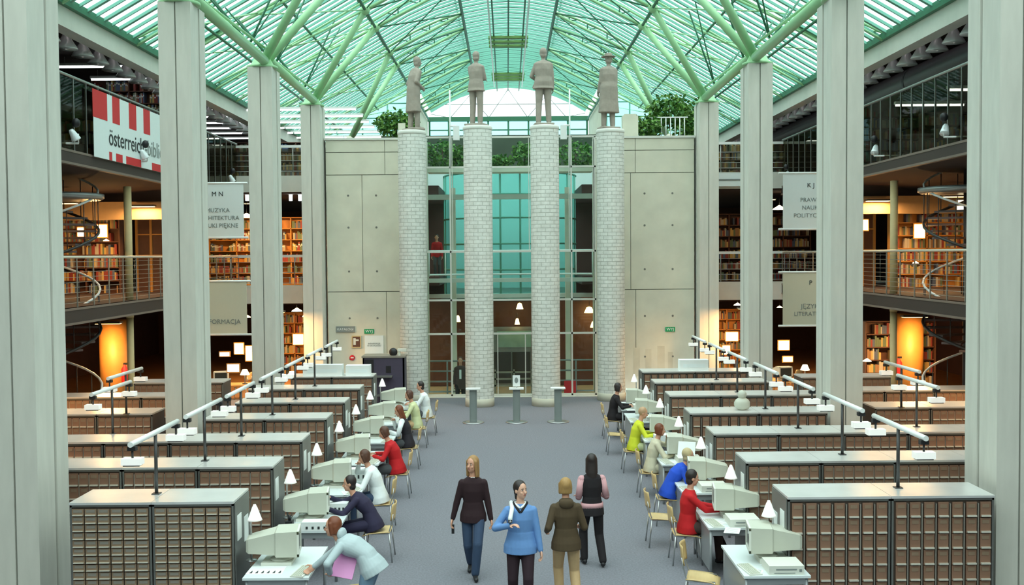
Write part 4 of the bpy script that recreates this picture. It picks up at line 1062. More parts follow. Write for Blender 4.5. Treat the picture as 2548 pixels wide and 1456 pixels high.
# ================================================================== BANNERS
t = thing('fabric_banner', 'red and white banner with dark lettering hung on the upper left gallery railing', 'banner', (CX-GX+.08, 23.3, 6.86))
def yy(u): return 2600*9.22/(1263-u)-23.3
MB().box(-.012, 0, 0, 7.6, 0, 1.5).obj('cloth', 'white_board', t)
b = MB()
for (u0, u1) in ((232, 268), (281, 299), (322, 340), (358, 374)): MB().box(0, .004, yy(u0), yy(u1), .88, 1.5).obj('red_stripe', 'red', t)
for (u0, u1) in ((271, 278), (288, 304), (313, 350), (377, 430)): MB().box(0, .004, yy(u0), yy(u1), 0, .19).obj('red_stripe', 'red', t)
text_obj('österreich', .56, 'ink', t, (.006, yy(270), .52), (R(90), 0, R(90)), align='LEFT')
text_obj('-bibliothek', .56, 'ink_grey', t, (.006, yy(270)+2.4, .52), (R(90), 0, R(90)), align='LEFT')
def hang(uc, v0, v1, w, lines, label, s, z0):
    y = 30.0 if s < 0 else 28.5; f_ = y/35.75; w *= f_; X0, _, Z0 = PX(uc, v0, y); Z1 = PX(uc, v1, y)[2]
    t = thing('hanging_sign', label, 'sign', (X0, y, Z1)); h = Z0-Z1
    MB().box(-w/2, w/2, -.006, .006, 0, h).obj('cloth', 'white_board' if z0 else 'sign_cream', t)
    MB().tube((-w/2-.12, 0, h), (w/2+.12, 0, h), .03, n=8).obj('top_rod', 'white_paint', t); MB().tube((-w/2-.12, 0, 0), (w/2+.12, 0, 0), .03, n=8).obj('bottom_rod', 'white_paint', t)
    xg = CX+s*(GX+.02)-X0; MB().tube((s*(w/2+.1), 0, h), (xg, 0, h), .02, n=8).tube((s*(w/2+.1), 0, 0), (xg, 0, 0), .014, n=8).obj('wall_arm', 'grey_steel', t)
    for txt, fz, sz, m in lines: text_obj(txt, sz*f_, m, t, (0, -.012, fz*h), (R(90), 0, 0))
mat('sign_cream', (.62, .63, .50), .7)
hang(546, 457, 592, 1.76, [('M N', .80, .22, 'ink'), ('MUZYKA', .50, .2, 'ink_grey'), ('ARCHITEKTURA', .36, .2, 'ink_grey'), ('SZTUKI PIĘKNE', .22, .2, 'ink_grey')], 'white hanging sign lettered M N, upper left', -1, 1)
hang(550, 700, 833, 1.76, [('INFORMACJA', .24, .22, 'ink_grey')], 'cream hanging sign lettered INFORMACJA, lower left', -1, 0)
hang(2018, 431, 570, 1.9, [('K J', .78, .22, 'ink'), ('PRAWO', .52, .2, 'ink_grey'), ('NAUKI', .38, .2, 'ink_grey'), ('POLITYCZNE', .24, .2, 'ink_grey')], 'white hanging sign lettered K J, upper right', 1, 1)
hang(2018, 677, 811, 1.9, [('P', .80, .22, 'ink'), ('JĘZYKI', .36, .22, 'ink_grey'), ('LITERATURA', .22, .2, 'ink_grey')], 'cream hanging sign lettered P, lower right', 1, 0)
tag(MB().box(-.75, .75, -.02, .02, -.22, .22).box(-.55, .55, -.03, -.02, -.03, .03, 1).obj('parapet_plate', ['white_board', 'ink_grey'], None, PX(1815, 448, 35.8)), 'pale plate on the upper rear parapet between the right pillars', 'plate')

for s in (-1, 1):
    xa, xb = sorted((CX+s*9.75, CX+s*(11.5 if s < 0 else 11.2)))
    t = thing('wooden_partition', 'dark wooden partition with tan posts in the middle %s side gallery' % SIDE[s], 'partition', (xa, 32.2, F2))
    MB().box(0, xb-xa, .03, .07, 0, 2.5).obj('panel', 'dark_wood', t)
    for k in range(5): xx = (xb-xa)*k/4; MB().box(xx-.035, xx+.035, -.03, .03, 0, 2.5).obj('post', 'orange_wood', t)
    MB().box(0, xb-xa, -.02, .02, 1.1, 1.15).box(0, xb-xa, -.02, .02, 1.75, 1.79).obj('rail', 'orange_wood', t)
# ================================================================== PEOPLE
mat('skin', (.62, .32, .21), .55); mat('skin_light', (.70, .40, .28), .55)
mat('hair_blonde', (.34, .19, .07), .6, noise=.3, nscale=20, stretch=(6, 6, 1)); mat('hair_sand', (.36, .21, .07), .6, noise=.3, nscale=20, stretch=(6, 6, 1)); mat('hair_dark', (.022, .014, .012), .5); mat('hair_brown', (.09, .035, .018), .5, noise=.2)
mat('hair_red', (.17, .045, .015), .5, noise=.2); mat('hair_bald', (.48, .30, .17), .5); mat('hair_grey', (.5, .4, .22), .6)
for n_, c_ in dict(cl_darkred=(.022, .006, .009), cl_jeans=(.035, .062, .12), cl_blue=(.13, .27, .55), cl_plum=(.022, .008, .014), cl_olive=(.07, .045, .02), cl_khaki=(.56, .38, .20), cl_black=(.010, .007, .009), cl_pink=(.62, .34, .36),
                   cl_white=(.78, .82, .82), cl_cream=(.60, .55, .40), cl_navy=(.022, .018, .05), cl_grey=(.42, .50, .52), cl_denim=(.16, .26, .36), cl_red=(.50, .006, .010), cl_vest=(.02, .016, .022), cl_lime=(.62, .66, .03), cl_pale=(.60, .64, .36), cl_royal=(.012, .075, .55), cl_greydark=(.07, .075, .08), cl_brown=(.06, .035, .03)).items():
    mat(n_, c_, .85, noise=.12, nscale=12)
TMP = []
def remesh(mb, vox, smooth=3):
    me = mb.mesh('tmp', []) if mb.v else None
    o = bpy.data.objects.new('tmp', me); COL.objects.link(o)
    m = o.modifiers.new('r', 'REMESH'); m.mode = 'VOXEL'; m.voxel_size = vox; m.use_smooth_shade = True
    if smooth: s = o.modifiers.new('s', 'SMOOTH'); s.factor = .5; s.iterations = smooth
    bpy.context.view_layer.update()
    e = o.evaluated_get(bpy.context.evaluated_depsgraph_get()); nm = bpy.data.meshes.new_from_object(e)
    bpy.data.objects.remove(o); bpy.data.meshes.remove(me); return nm
def ik(a, t, l1, l2, pole):
    a, t = Vector(a), Vector(t); d = t-a; L = min(d.length, (l1+l2)*.999); dn = d.normalized(); t = a+dn*L
    x = (l1*l1-l2*l2+L*L)/(2*L); h = math.sqrt(max(0, l1*l1-x*x))
    p = Vector(pole); p = (p-dn*p.dot(dn))
    p = p.normalized() if p.length > 1e-5 else dn.orthogonal()
    return a+dn*x+p*h, t
def hand(mb, wrist, d, n, side, curl=.35, r=.0095, s=1.0):
    """d forearm direction, n palm normal (facing the curl side)"""
    d = Vector(d).normalized(); n = Vector(n); n = (n-d*n.dot(d)).normalized(); w = d.cross(n).normalized()*side
    mtx = Matrix((w, n, d)).transposed()
    mb.ell(wrist+d*.045*s, (.042*s, .018*s, .058*s), mtx, n=12)
    for k, (o, L) in enumerate(((-.030, .066), (-.010, .076), (.010, .072), (.029, .058))):
        p = wrist+d*.082*s+w*o*s; c = curl*(1+.15*k)
        q = p+(d*math.cos(c)+n*math.sin(c))*L*.5*s; r2 = q+(d*math.cos(c*2.1)+n*math.sin(c*2.1))*L*.5*s
        mb.cap(p, r*s, q, r*.95*s, n=8); mb.cap(q, r*.95*s, r2, r*.8*s, n=8)
    p = wrist+d*.025*s-w*.034*s; q = p+(d*.62-w*.65+n*.25).normalized()*.042*s; r2 = q+(d*.85-w*.1+n*.4).normalized()*.032*s
    mb.cap(p, r*1.25*s, q, r*1.1*s, n=8); mb.cap(q, r*1.1*s, r2, r*.9*s, n=8)
def person(loc, rz, label, H=1.68, pelvis=(0, 0, .93), lean=0, side=0, twist=0, head=(0, 0), hands=None, poles=None, feet=None, kp=None, footdir=None, top='cl_blue', bottom='cl_jeans', shoes='black', hair='hair_dark', hs='short', skin='skin', sleeves='long', coat=0, build=1.0, vox=.009, curl=.4, hunch=0, stone=False, name='person', cat='person', extra=None):
    """local frame: facing +Y, right hand side +X"""
    s = H/1.7; P = Vector(pelvis)
    Rm = Matrix.Rotation(lean, 3, 'X').inverted() if 0 else Matrix.Rotation(-lean, 3, 'X') @ Matrix.Rotation(side, 3, 'Y')
    Tw = Rm @ Matrix.Rotation(twist, 3, 'Z')
    up = Rm @ Vector((0, 0, 1)); sd = Tw @ Vector((1, 0, 0)); fw = Tw @ Vector((0, 1, 0)); sd0 = Vector((1, 0, 0)); fw0 = Vector((0, 1, 0))
    R2 = Matrix.Rotation(-(lean+hunch), 3, 'X') @ Matrix.Rotation(side, 3, 'Y') @ Matrix.Rotation(twist, 3, 'Z')
    up2 = R2 @ Vector((0, 0, 1)); fw2 = R2 @ Vector((0, 1, 0)); sd2 = R2 @ Vector((1, 0, 0))
    upp = (up+Vector((0, 0, 1))).normalized(); fwp = (fw0-upp*fw0.dot(upp)).normalized()
    waist = P+upp*.16*s; chest = waist+((up+up2).normalized())*.17*s; sh = chest+up2*.15*s; nb = sh+up2*.05*s
    nk = nb+(up2*.6+Vector((0, 0, 1))*.4).normalized()*.07*s
    Hm = Matrix.Rotation(head[0], 3, 'Z'); Hm = (Matrix.Rotation(-(lean+hunch)*.35, 3, 'X') @ Hm @ Matrix.Rotation(-head[1], 3, 'X'))
    hu = Hm @ Vector((0, 0, 1)); hf = Hm @ Vector((0, 1, 0)); hx = Hm @ Vector((1, 0, 0)); HM = Matrix((hx, hf, hu)).transposed()
    hc = nk+hu*.10*s+hf*.018*s
    S = {k: sh+sd2*(.158*s*build**.5)*k-up2*.035*s for k in (-1, 1)}
    hands = hands or {}; feet = feet or {}; poles = poles or {}; kp = kp or {}; footdir = footdir or {}
    arm = {}; leg = {}
    for k in (-1, 1):
        h = hands.get(k, tuple(S[k]+Vector((.05*k, .05, -.52))*s))
        e, w = ik(S[k], h, .285*s, .25*s, poles.get(k, (.3*k, -1, -.3))); arm[k] = (e, w)
        f = feet.get(k, (.09*k*s, 0, .08)); hip = P+sd0*.09*s*k-Vector((0, 0, .02))
        kn, an = ik(hip, f, .435*s, .42*s, kp.get(k, (0.05*k, 1, 0))); leg[k] = (hip, kn, an)
    B = build
    def torso(mb, g, z0=-.06, flare=0.0):
        mb.rings([(P+upp*z0*s, (.150*B+g+flare)*s, (.105*B+g+flare)*s, sd0, fwp), (P+upp*.04*s, (.158*B+g+flare*.5)*s, (.108*B+g+flare*.4)*s, sd0, fwp), (waist, (.132*B+g)*s, (.095*B+g)*s, (sd0+sd).normalized(), (fw0+fw).normalized()),
                  (chest, (.158*B+g)*s, (.112*B+g)*s, sd, fw), (sh-up2*.03*s, (.160*B+g)*s, (.092*B+g)*s, sd2, fw2), (sh+up2*.015*s, (.120*B+g)*s, (.07+g)*s, sd2, fw2), (nb, (.06+g)*s, (.055+g)*s, sd2, fw2)], 24)
    def headpart(mb):
        mb.ell(hc+hu*.025*s-hf*.008*s, (.074*s, .092*s, .098*s), HM, n=20); mb.ell(hc-hu*.045*s+hf*.022*s, (.056*s, .062*s, .066*s), HM, n=16)
        mb.ell(hc-hu*.088*s+hf*.055*s, (.022*s, .02*s, .018*s), HM, n=10)
        mb.cap(hc+hu*.01*s+hf*.078*s, .011*s, hc-hu*.022*s+hf*.097*s, .015*s, n=8)
        for k in (-1, 1): mb.ell(hc+hx*.076*s*k-hu*.005*s-hf*.005*s, (.012*s, .02*s, .03*s), HM, n=8); mb.ell(hc+hx*.035*s*k-hu*.025*s+hf*.062*s, (.022*s, .018*s, .02*s), HM, n=8)
        mb.cap(nb-up2*.02*s, .052*s, hc-hu*.05*s-hf*.012*s, .047*s, n=12)
    # body
    b = MB(); torso(b, 0); headpart(b)
    for k in (-1, 1):
        e, w = arm[k]; b.cap(S[k]-up2*.01*s, .05*s, e, .036*s); b.cap(e, .036*s, w, .026*s)
        d = (w-e).normalized(); pn = (Vector((-k, 0, 0))+fw0*.25) if d.z < -.3 else Vector((0, 0, -1)); 
        hand(b, w, d, pn, -k if d.z < -.3 else k, curl=curl, s=s)
        hip, kn, an = leg[k]; b.cap(hip, .085*s, kn, .055*s); b.cap(kn, .055*s, an, .038*s)
    foots = {}
    for k in (-1, 1):
        an = leg[k][2]; fd = Vector(footdir.get(k, (0.12*k, 1, 0))).normalized(); foots[k] = fd
        b.cap(an-Vector((0, 0, .035)), .036*s, an+fd*.13*s-Vector((0, 0, .052)), .026*s)
    # hair
    hb = MB()
    hb.ell(hc+hu*.04*s-hf*.024*s, (.086*s, .094*s, .10*s), HM, n=20)
    if hs == 'long':
        hb.rings([(hc+hu*.03*s-hf*.03*s, .088*s, .08*s, hx, hf), (hc-hu*.06*s-hf*.045*s, .09*s, .06*s, hx, hf), (hc-hu*.17*s-hf*.06*s, .088*s, .045*s, hx, hf), (hc-hu*.26*s-hf*.06*s, .07*s, .035*s, hx, hf)], 18)
        for k in (-1, 1): hb.cap(hc+hu*.05*s+hx*.07*s*k+hf*.02*s, .024*s, hc-hu*.16*s+hx*.078*s*k-hf*.0*s, .02*s, n=10)
    elif hs == 'bob':
        hb.rings([(hc+hu*.02*s-hf*.03*s, .09*s, .08*s, hx, hf), (hc-hu*.08*s-hf*.03*s, .085*s, .062*s, hx, hf)], 18)
        for k in (-1, 1): hb.cap(hc+hu*.05*s+hx*.068*s*k+hf*.02*s, .024*s, hc-hu*.07*s+hx*.074*s*k+hf*.01*s, .02*s, n=10)
    elif hs == 'tail':
        hb.cap(hc+hu*.01*s-hf*.10*s, .035*s, hc-hu*.12*s-hf*.10*s, .02*s, n=10); hb.ell(hc-hu*.03*s-hf*.045*s, (.07*s, .06*s, .05*s), HM)
    elif hs == 'short': hb.ell(hc-hu*.045*s-hf*.04*s, (.076*s, .062*s, .065*s), HM)
    # clothes
    def topmb(mb, g=.014):
        if coat:
            hem = P+Vector((0, 0, -coat)); 
            mb.rings([(hem, .225*B*s, .17*s, sd0, fw0), (P+Vector((0, 0, -coat*.5)), .2*B*s, .15*s, sd0, fw0), (P+up*.04*s, (.172*B+g)*s, (.125*B+g)*s, sd0, fw0), (waist, (.148*B+g)*s, (.108*B+g)*s, sd0, fw0), (chest, (.168*B+g)*s, (.12*B+g)*s, sd, fw), (sh-up2*.02*s, (.17*B+g)*s, (.10*B+g)*s, sd2, fw2), (sh+up2*.025*s, (.13*B+g)*s, (.08+g)*s, sd2, fw2), (nb+up2*.01, (.06+g)*s, (.055+g)*s, sd2, fw2)], 24)
        else:
            torso(mb, g, -.0, .0)
            mb.rings([(P-upp*.115*s, (.190*B+g)*s, (.150*B+g)*s, sd0, fwp), (P-upp*.02*s, (.185*B+g)*s, (.138*B+g)*s, sd0, fwp), (P+upp*.07*s, (.158*B+g)*s, (.112*B+g)*s, sd0, fwp), (waist, (.138*B+g)*s, (.10*B+g)*s, sd0, fw0)], 24)
        for k in (-1, 1):
            e, w = arm[k]; mb.cap(S[k]-up2*.008*s, (.053+g*.35)*s, e, (.044+g*.3)*s)
            if sleeves == 'long': mb.cap(e, (.046+g*.3)*s, w-(w-e).normalized()*.005, (.034+g*.2)*s)
    def botmb(mb, g=.010):
        mb.rings([(P-Vector((0, 0, .09*s)), .13*B*s, .10*B*s, sd0, fw0), (P-upp*.03*s, (.152*B+g)*s, (.108*B+g)*s, sd0, fwp), (P+upp*.07*s, (.148*B+g)*s, (.104*B+g)*s, sd0, fwp)], 22)
        for k in (-1, 1):
            hip, kn, an = leg[k]; mb.cap(hip, (.085*B+g)*s, kn, (.060+g)*s); mb.cap(kn, (.062+g)*s, an+Vector((0, 0, .01)), (.05+g)*s)
    def shoemb(mb):
        for k in (-1, 1):
            an = leg[k][2]; fd = foots[k]; mb.cap(an-Vector((0, 0, .036))-fd*.03*s, .04*s, an+fd*.15*s-Vector((0, 0, .048)), .031*s)
    if stone:
        topmb(b, .02); botmb(b, .014); shoemb(b); b.v += hb.v[:0]
        n0 = len(b.v); b._add(hb.v, hb.f, 0)
        if extra: extra(b, dict(hc=hc, hu=hu, hf=hf, hx=hx, HM=HM, P=P, arm=arm, s=s, nb=nb, sh=sh))
        b.m = [0]*len(b.m); me = remesh(b, vox, 1); me.materials.append(M['stone'])
        return me
    t = thing(name, label, cat, loc, rz)
    def put(nm, mb, m, v=vox, sm=3, **k):
        me = remesh(mb, v, sm); me.materials.clear(); me.materials.append(M[m]); return link(nm, me, t, **k)
    body = put('body', b, skin, min(vox, .008), 2)
    put('hair', hb, hair, .011, 2)
    tb = MB(); topmb(tb); put('top', tb, top)
    bb = MB(); botmb(bb); put('trousers', bb, bottom)
    sb = MB(); shoemb(sb); put('shoe', sb, shoes, .009, 1)
    eb = MB(); wb = MB()
    for k in (-1, 1):
        wb.ell(hc+hx*.03*s*k+hf*.0745*s+hu*.012*s, (.012*s, .006*s, .0055*s), HM, n=8); eb.ell(hc+hx*.03*s*k+hf*.078*s+hu*.012*s, (.007*s, .005*s, .0065*s), HM, n=8)
        eb.cap(hc+hx*.018*s*k+hf*.084*s+hu*.032*s, .0035*s, hc+hx*.045*s*k+hf*.074*s+hu*.031*s, .0025*s, n=6)
    wb.obj('eye', 'cl_white', t); eb.obj('iris_and_brow', 'hair_dark', t)
    MB().ell(hc+hf*.083*s-hu*.05*s, (.022*s, .007*s, .0065*s), HM, n=10).obj('mouth', mat('lip', (.42, .13, .11), .5), t)
    if extra: extra(t, dict(hc=hc, hu=hu, hf=hf, hx=hx, HM=HM, P=P, arm=arm, s=s, nb=nb, sh=sh, fw=fw, sd=sd, up=up, chest=chest))
    return t
PI = math.pi
# --- four walkers in the aisle (camera-facing ones look towards -Y: rz = pi)
def ex1(t, j):
    MB().hexa([j['nb']+j['fw']*.055+j['sd']*(-.012)+j['up']*-.04, j['nb']+j['fw']*.055+j['sd']*.012+j['up']*-.04, j['nb']+j['fw']*.07+j['sd']*.012+j['up']*-.04, j['nb']+j['fw']*.07+j['sd']*-.012+j['up']*-.04], [j['nb']+j['fw']*.05+j['sd']*(-.03), j['nb']+j['fw']*.05+j['sd']*.03, j['nb']+j['fw']*.065+j['sd']*.03, j['nb']+j['fw']*.065+j['sd']*-.03]).obj('shirt_collar', 'cl_white', t)
    w = j['arm'][1][1]
    MB().box(w.x-.02, w.x+.02, w.y-.01, w.y+.015, w.z-.22, w.z-.09).obj('held_phone', 'black', t)
person((-.52, 14.9, 0), PI, 'person in dark maroon sweater and jeans, long fair hair, walking towards the viewer', 1.70, (0, 0, .90), lean=.02, head=(-.55, -.05),
       hands={1: (.30, .02, .80), -1: (-.27, .05, .74)}, feet={1: (.05, -.22, .12), -1: (-.03, .22, .085)}, top='cl_darkred', bottom='cl_jeans', hair='hair_blonde', hs='long', vox=.008, footdir={1: (.1, 1, -.25)}, build=.95, extra=ex1)
def ex2(t, j):
    nb = j['nb']; sh = j['sh']; w = j['arm'][1][1]
    def ring(g, dip, r, m, nm):
        pts = []
        for q in range(25):
            a = 2*math.pi*q/24; f = max(0, math.cos(a))
            pts.append(nb+j['sd']*math.sin(a)*(.074+g)*(1-.35*f**4)+j['fw']*(math.cos(a)*(.068+g)+.034*f**3)+j['up']*(.006-dip*f**3))
        MB().path(pts, r).obj(nm, m, t)
    ring(.012, .10, .017, 'cl_black', 'collar'); ring(.0, .045, .014, 'cl_white', 'shirt_collar')
    MB().ell(nb+j['fw']*.062-j['up']*.045, (.03, .014, .04)).obj('shirt', 'cl_white', t)
    MB().path([sh+Vector((.10, -.10, -.12)), sh+Vector((.115, 0, .06)), sh+Vector((.105, .085, .0)), w+Vector((0, .02, .1)), w+Vector((.0, .03, .05))], .028, n=10).obj('bag_strap', 'cl_white', t)
    MB().box(w.x-.025, w.x+.025, w.y+.0, w.y+.05, w.z+.045, w.z+.085).obj('held_device', 'black', t)
person((.14, 13.3, 0), PI, 'person in light blue sweater and dark trousers, hand raised to a shoulder strap', 1.66, (0, 0, .90), lean=-.01, head=(.65, -.05),
       hands={1: (.13, .20, 1.18), -1: (-.26, .08, .80)}, poles={1: (1, -.1, -.9), -1: (-.3, -1, -.3)}, feet={1: (.10, -.12, .10), -1: (-.09, .16, .085)}, top='cl_blue', bottom='cl_plum', hair='hair_dark', hs='tail', vox=.008, build=1.12, skin='skin_light', extra=ex2)
def ex3(t, j):
    me = remesh(MB().ell(j['nb']-j['fw']*.085+Vector((0, 0, -.03)), (.10, .055, .07)).ell(j['nb']-j['fw']*.03+Vector((0, 0, .0)), (.095, .08, .04)), .009, 2); me.materials.append(M['cl_olive']); link('hood', me, t)
person((.735, 13.46, 0), 0.06, 'person in olive-brown hooded sweater and khaki trousers, walking away', 1.66, (0, 0, .89), lean=.04, head=(.05, .05),
       hands={1: (.22, .22, 1.02), -1: (-.24, .14, .98)}, poles={1: (.3, -1, -.6), -1: (-.3, -1, -.6)}, feet={1: (.13, -.10, .10), -1: (-.07, .16, .085)}, top='cl_olive', bottom='cl_khaki', hair='hair_sand', hs='bob', vox=.008, build=1.0, extra=ex3)
def ex4(t, j):
    P = j['P']; b = MB(); b.rings([(P+Vector((0, 0, -.0)), .172, .128, (1, 0, 0), (0, 1, 0)), (P+Vector((0, 0, .075)), .166, .124, (1, 0, 0), (0, 1, 0))], 28); b.obj('shirt_hem', 'cl_pink', t)
    for k in (-1, 1):
        e, w = j['arm'][k]; MB().cap(j['sh']+j['sd']*.150*k-Vector((0, 0, .038)), .060, e, .049).cap(e, .049, w, .038).obj('sleeve', 'cl_pink', t)
person((1.22, 15.3, 0), .12, 'person with long dark hair in black top over pink shirt, walking away', 1.62, (0, 0, .87), lean=.02, head=(-.15, .12),
       hands={1: (.18, .22, 1.02), -1: (-.16, .24, 1.0)}, poles={1: (.3, -1, -.6), -1: (-.3, -1, -.6)}, feet={1: (.14, -.10, .09), -1: (-.10, .10, .085)}, top='cl_black', bottom='cl_black', hair='hair_dark', hs='long', vox=.008, build=.93, extra=ex4, sleeves='short')
# --- person on the steps behind the glass
def ex5(t, j): MB().box(-.035, .035, .13, .15, 1.05, 1.36).obj('shirt_front', 'cl_white', t)
person((-1.62, 35.35, -.62), PI, 'person in a dark coat climbing the steps behind the glass screen', 1.74, (0, 0, .94), top='cl_brown', bottom='cl_black', hair='hair_brown', hs='short', vox=.013, coat=.25, feet={1: (.1, .1, .085), -1: (-.09, -.1, .1)}, extra=ex5)

# --- seated figures.  Left side faces -X (rz = +90deg), right side faces +X (rz = -90deg)
def sit(x, y, s, label, **k):
    d = dict(pelvis=(0, 0, .57), H=1.68, feet={1: (.12, .42, .085), -1: (-.12, .42, .085)}, lean=.15, hunch=.2, vox=.011, hands={1: (.14, .42, .80), -1: (-.14, .42, .80)}, poles={1: (1, -.2, -1), -1: (-1, -.2, -1)}, kp={1: (.05, .6, 1), -1: (-.05, .6, 1)})
    rz = k.pop('rz', (PI/2 if s < 0 else -PI/2)); chairp = k.pop('ch', True); d.update(k)
    person((x, y, 0), rz, label, **d)
    if chairp: chair((x+.02*-s, y, 0), rz, 'plywood chair under the %s' % label.split(',')[0].replace('person', 'figure'), 'plywood reading chairs')
sit(-2.12, 26.8, -1, 'person in a white shirt with black hair, farthest seated on the left', top='cl_white', bottom='cl_greydark', hair='hair_dark', lean=.1, head=(.3, .1), build=1.1)
sit(-2.22, 25.1, -1, 'person in pale yellow-green clothes, second farthest seated on the left', top='cl_pale', bottom='cl_khaki', hair='hair_brown', hs='bob', shoes='cl_cream', head=(.2, .15))
def vest(t, j):
    for k in (-1, 1):
        e, w = j['arm'][k]; MB().cap(j['sh']+j['sd']*.16*k, .064, e, .05).cap(e, .05, w, .042).obj('sleeve', 'cl_white', t)
sit(-2.2, 22.6, -1, 'person with auburn hair in dark vest and white sleeves, seated on the left', top='cl_vest', bottom='cl_greydark', hair='hair_red', hs='long', head=(.3, .2), extra=vest, hands={1: (.10, .30, 1.0), -1: (-.14, .36, .80)})
sit(-2.15, 19.9, -1, 'person in a bright red sweater with brown hair, seated on the left', top='cl_red', bottom='cl_greydark', hair='hair_brown', hs='bob', head=(0, .25), lean=.25, build=1.15)
sit(-2.2, 17.5, -1, 'person in a white blouse and blue jeans, chin on hand, seated on the left', top='cl_white', bottom='cl_jeans', hair='hair_brown', hs='bob', head=(.1, .1), hands={1: (.08, .34, 1.08), -1: (-.14, .42, .80)}, lean=.28, build=1.08)
sit(-2.2, 15.75, -1, 'person in a navy top with dark hair leaning forward, second nearest on the left', top='cl_navy', bottom='cl_navy', hair='hair_dark', hs='short', lean=.55, hunch=.25, head=(.2, -.2), hands={1: (.02, .52, .94), -1: (-.16, .5, .80)}, pelvis=(0, -.12, .57), ch=False)
chair((-2.0, 15.75, 0), PI/2, 'pale plywood chair under the navy-clad leaning figure', 'plywood reading chairs')
def fold(t, j):
    o = MB().box(-.13, .13, -.01, .01, -.16, .16).box(-.03, -.01, -.013, -.01, .0, .02).obj('folder', mat('pink_folder', (.75, .30, .60), .5), t, (-.1, .30, .92)); o.rotation_euler = (R(30), R(-12), R(100)); o['label'] = 'pink folder held under the arm'
    me = remesh(MB().ell(j['nb']-j['fw']*.085, (.10, .055, .08)), .01, 2); me.materials.append(M['cl_grey']); link('hood', me, t)
person((-1.66, 12.42, 0), PI*.44, 'person in light grey hooded top bending over a desk with a pink folder', 1.68, (0, 0, .90), lean=1.02, hunch=.18, head=(.2, -.35),
       hands={1: (.02, .78, .80), -1: (-.2, .45, .84)}, poles={1: (1, 0, -.3), -1: (-1, 0, .3)}, feet={1: (.12, -.02, .085), -1: (-.12, -.10, .085)}, top='cl_grey', bottom='cl_denim', hair='hair_red', hs='bob', vox=.008, extra=fold, build=1.08)
chair((-2.02, 12.85, 0), PI/2+.25, 'pale plywood chair under the nearest left desk edge, beside the bending figure', 'plywood reading chairs')
sit(2.62, 26.1, 1, 'person all in black with dark shoulder hair, farthest seated on the right', top='cl_black', bottom='cl_black', hair='hair_dark', hs='bob', lean=.1)
sit(2.66, 22.0, 1, 'person in a bright yellow top with cropped hair, seated on the right', top='cl_lime', bottom='cl_pale', hair='hair_bald', hs='none', lean=.18, head=(-.1, .1))
sit(2.72, 19.8, 1, 'person in a cream sweater with auburn bob, seated on the right', top='cl_cream', bottom='cl_cream', hair='hair_red', hs='bob', lean=.15, hands={1: (.14, .42, .8), -1: (-.08, .32, 1.08)})
sit(2.74, 17.7, 1, 'person in royal blue sweater with sandy hair, bent over a right-hand desk', top='cl_royal', bottom='cl_greydark', hair='hair_grey', hs='short', lean=.45, hunch=.35, head=(0, -.3), build=1.1)
sit(2.66, 15.45, 1, 'person in a red cardigan and dark trousers, nearest seated on the right', top='cl_red', bottom='cl_brown', hair='hair_dark', hs='short', lean=.02, hunch=.1, head=(0, .1), build=1.05, hands={1: (.1, .46, .80), -1: (-.14, .42, .80)}, feet={1: (.12, .45, .085), -1: (-.1, .6, .085)})
chair((2.48, 13.3, 0), -PI/2-.25, 'empty plywood chair at the bottom edge, nearest on the right', 'plywood reading chairs')
chair((2.42, 16.4, 0), -PI/2, 'empty plywood chair behind the figure in red on the right', 'plywood reading chairs')
chair((2.5, 24.0, 0), -PI/2, 'empty plywood chair between the figures in black and yellow', 'plywood reading chairs')

# --- spotlights on brackets along the upper gallery edges
def spot_proto():
    t = thing('railing_spotlight', 'x', 'spotlight')
    MB().tube((0, 0, 0), (.9, 0, 0), .022, n=8).tube((0, 0, 0), (0, 0, .2), .015, n=8).obj('bracket_arm', 'white_paint', t)
    MB().lathe((0, 0, .08), [(.10, 0), (.095, .03), (.06, .2), (.04, .24)], 16).obj('reflector', 'dome_metal', t).rotation_euler = (R(-25), R(20), 0)
    MB().ell((.02, .05, .42), (.085, .085, .10)).obj('housing', 'black', t); return t
spot = Placer(spot_proto())
for s in (-1, 1):
    for y, lb in ((22.1, 'nearest the picture edge'), (26.3, 'beside the second pillar' if s > 0 else 'in front of the banner'), (34.6, 'above the upper hanging sign')):
        o = spot((CX+s*(GX-.22), y, 7.02), 0 if s > 0 else PI, 'black and silver spotlight on the upper %s gallery, %s' % (SIDE[s], lb), 'gallery edge spotlights')
# figure in red behind the glass at mid height
person((-2.5, 37.3, 3.86), PI, 'person in red on the balcony behind the glass, beside the first column', 1.5, (0, 0, .80), top='cl_red', bottom='cl_greydark', hair='hair_dark', hs='short', vox=.014, lean=.4)
tag(MB().box(-.2, .2, -.2, .2, 0, .45).box(-.2, .2, .15, .2, .45, .9).obj('red_armchair', 'red', None, (2.1, 35.3, -.6)), 'red chair behind the glass beside the third column', 'chair')

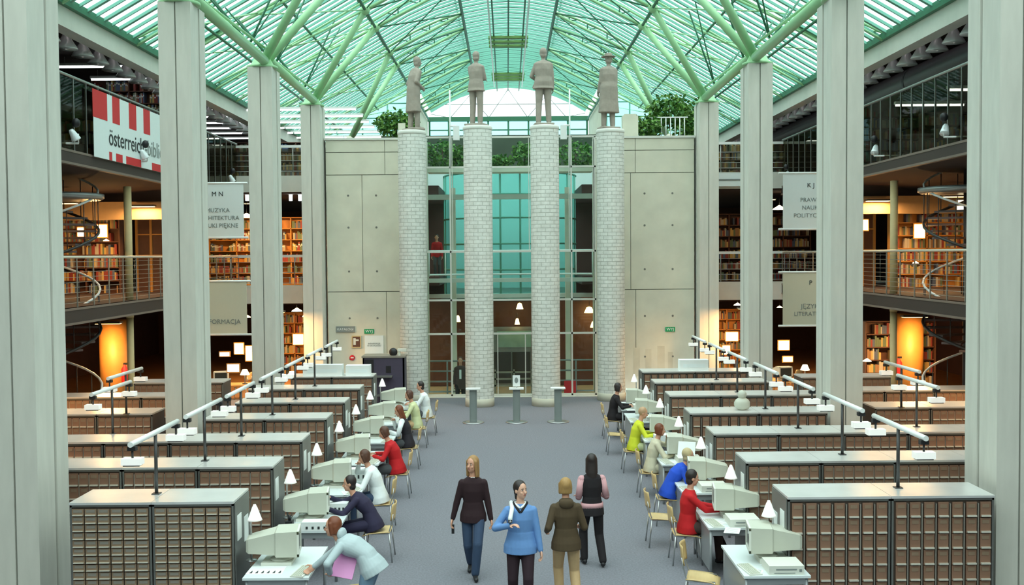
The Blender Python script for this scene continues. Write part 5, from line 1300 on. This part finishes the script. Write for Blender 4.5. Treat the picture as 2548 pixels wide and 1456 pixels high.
# ================================================================== STATUES
def statue(x, y, rz, label, hat=False, **k):
    def ex(b, j):
        if hat:
            hc, hu, HM, s = j['hc'], j['hu'], j['HM'], j['s']
            b.rings([(hc+hu*.055*s, .17*s, .19*s, j['hx'], j['hf']), (hc+hu*.075*s, .17*s, .19*s, j['hx'], j['hf'])], 24)
            b.rings([(hc+hu*.06*s, .095*s, .11*s, j['hx'], j['hf']), (hc+hu*.15*s, .085*s, .1*s, j['hx'], j['hf'])], 20)
        if k.get('coat'):
            b.path([j['P']+Vector((-.22, .1, .05)), j['P']+Vector((-.28, .2, -.1))], .05)
        b.box(-.3, .3, -.25, .25, .0, .06)
    kk = dict(H=2.22, pelvis=(0, 0, 1.25), vox=.016, stone=True, extra=ex); kk.update(k)
    me = person(None, 0, '', **kk)
    o = link('stone_statue', me, None, (CX+x, y, 8.525), rz); return tag(o, label, 'statue')
statue(-3.02, 32.9, -.9, 'grey stone statue of a stooping figure in a long coat, leftmost of four', coat=.68, lean=.10, hunch=.22, head=(-.2, -.1), hands={1: (.18, .22, 1.32), -1: (-.2, .24, 1.28)}, feet={1: (.10, .08, .09), -1: (-.10, -.05, .09)}, build=1.0)
statue(-1.02, 31.85, -.45, 'grey stone statue in a jacket with folded arms, second from the left', coat=.16, hands={1: (-.05, .26, 1.47), -1: (.06, .27, 1.42)}, poles={1: (1, -.3, -.6), -1: (-1, -.3, -.6)}, head=(.0, .1), feet={1: (.13, .0, .09), -1: (-.13, 0, .09)}, build=1.02, H=2.14, pelvis=(0, 0, 1.2))
statue(1.02, 31.85, .1, 'grey stone statue in a jacket with legs apart, third from the left', coat=.16, hands={1: (.3, .1, 1.12), -1: (-.12, .28, 1.37)}, poles={1: (.5, -1, 0), -1: (-1, -.3, -.6)}, feet={1: (.16, .0, .09), -1: (-.16, 0, .09)}, build=1.15)
statue(3.1, 32.9, .35, 'grey stone statue in a long coat and broad-brimmed hat, rightmost of four', hat=True, coat=.74, hands={1: (.22, .1, 1.15), -1: (-.26, .2, 1.18)}, feet={1: (.13, .0, .09), -1: (-.13, .1, .09)}, build=1.2)
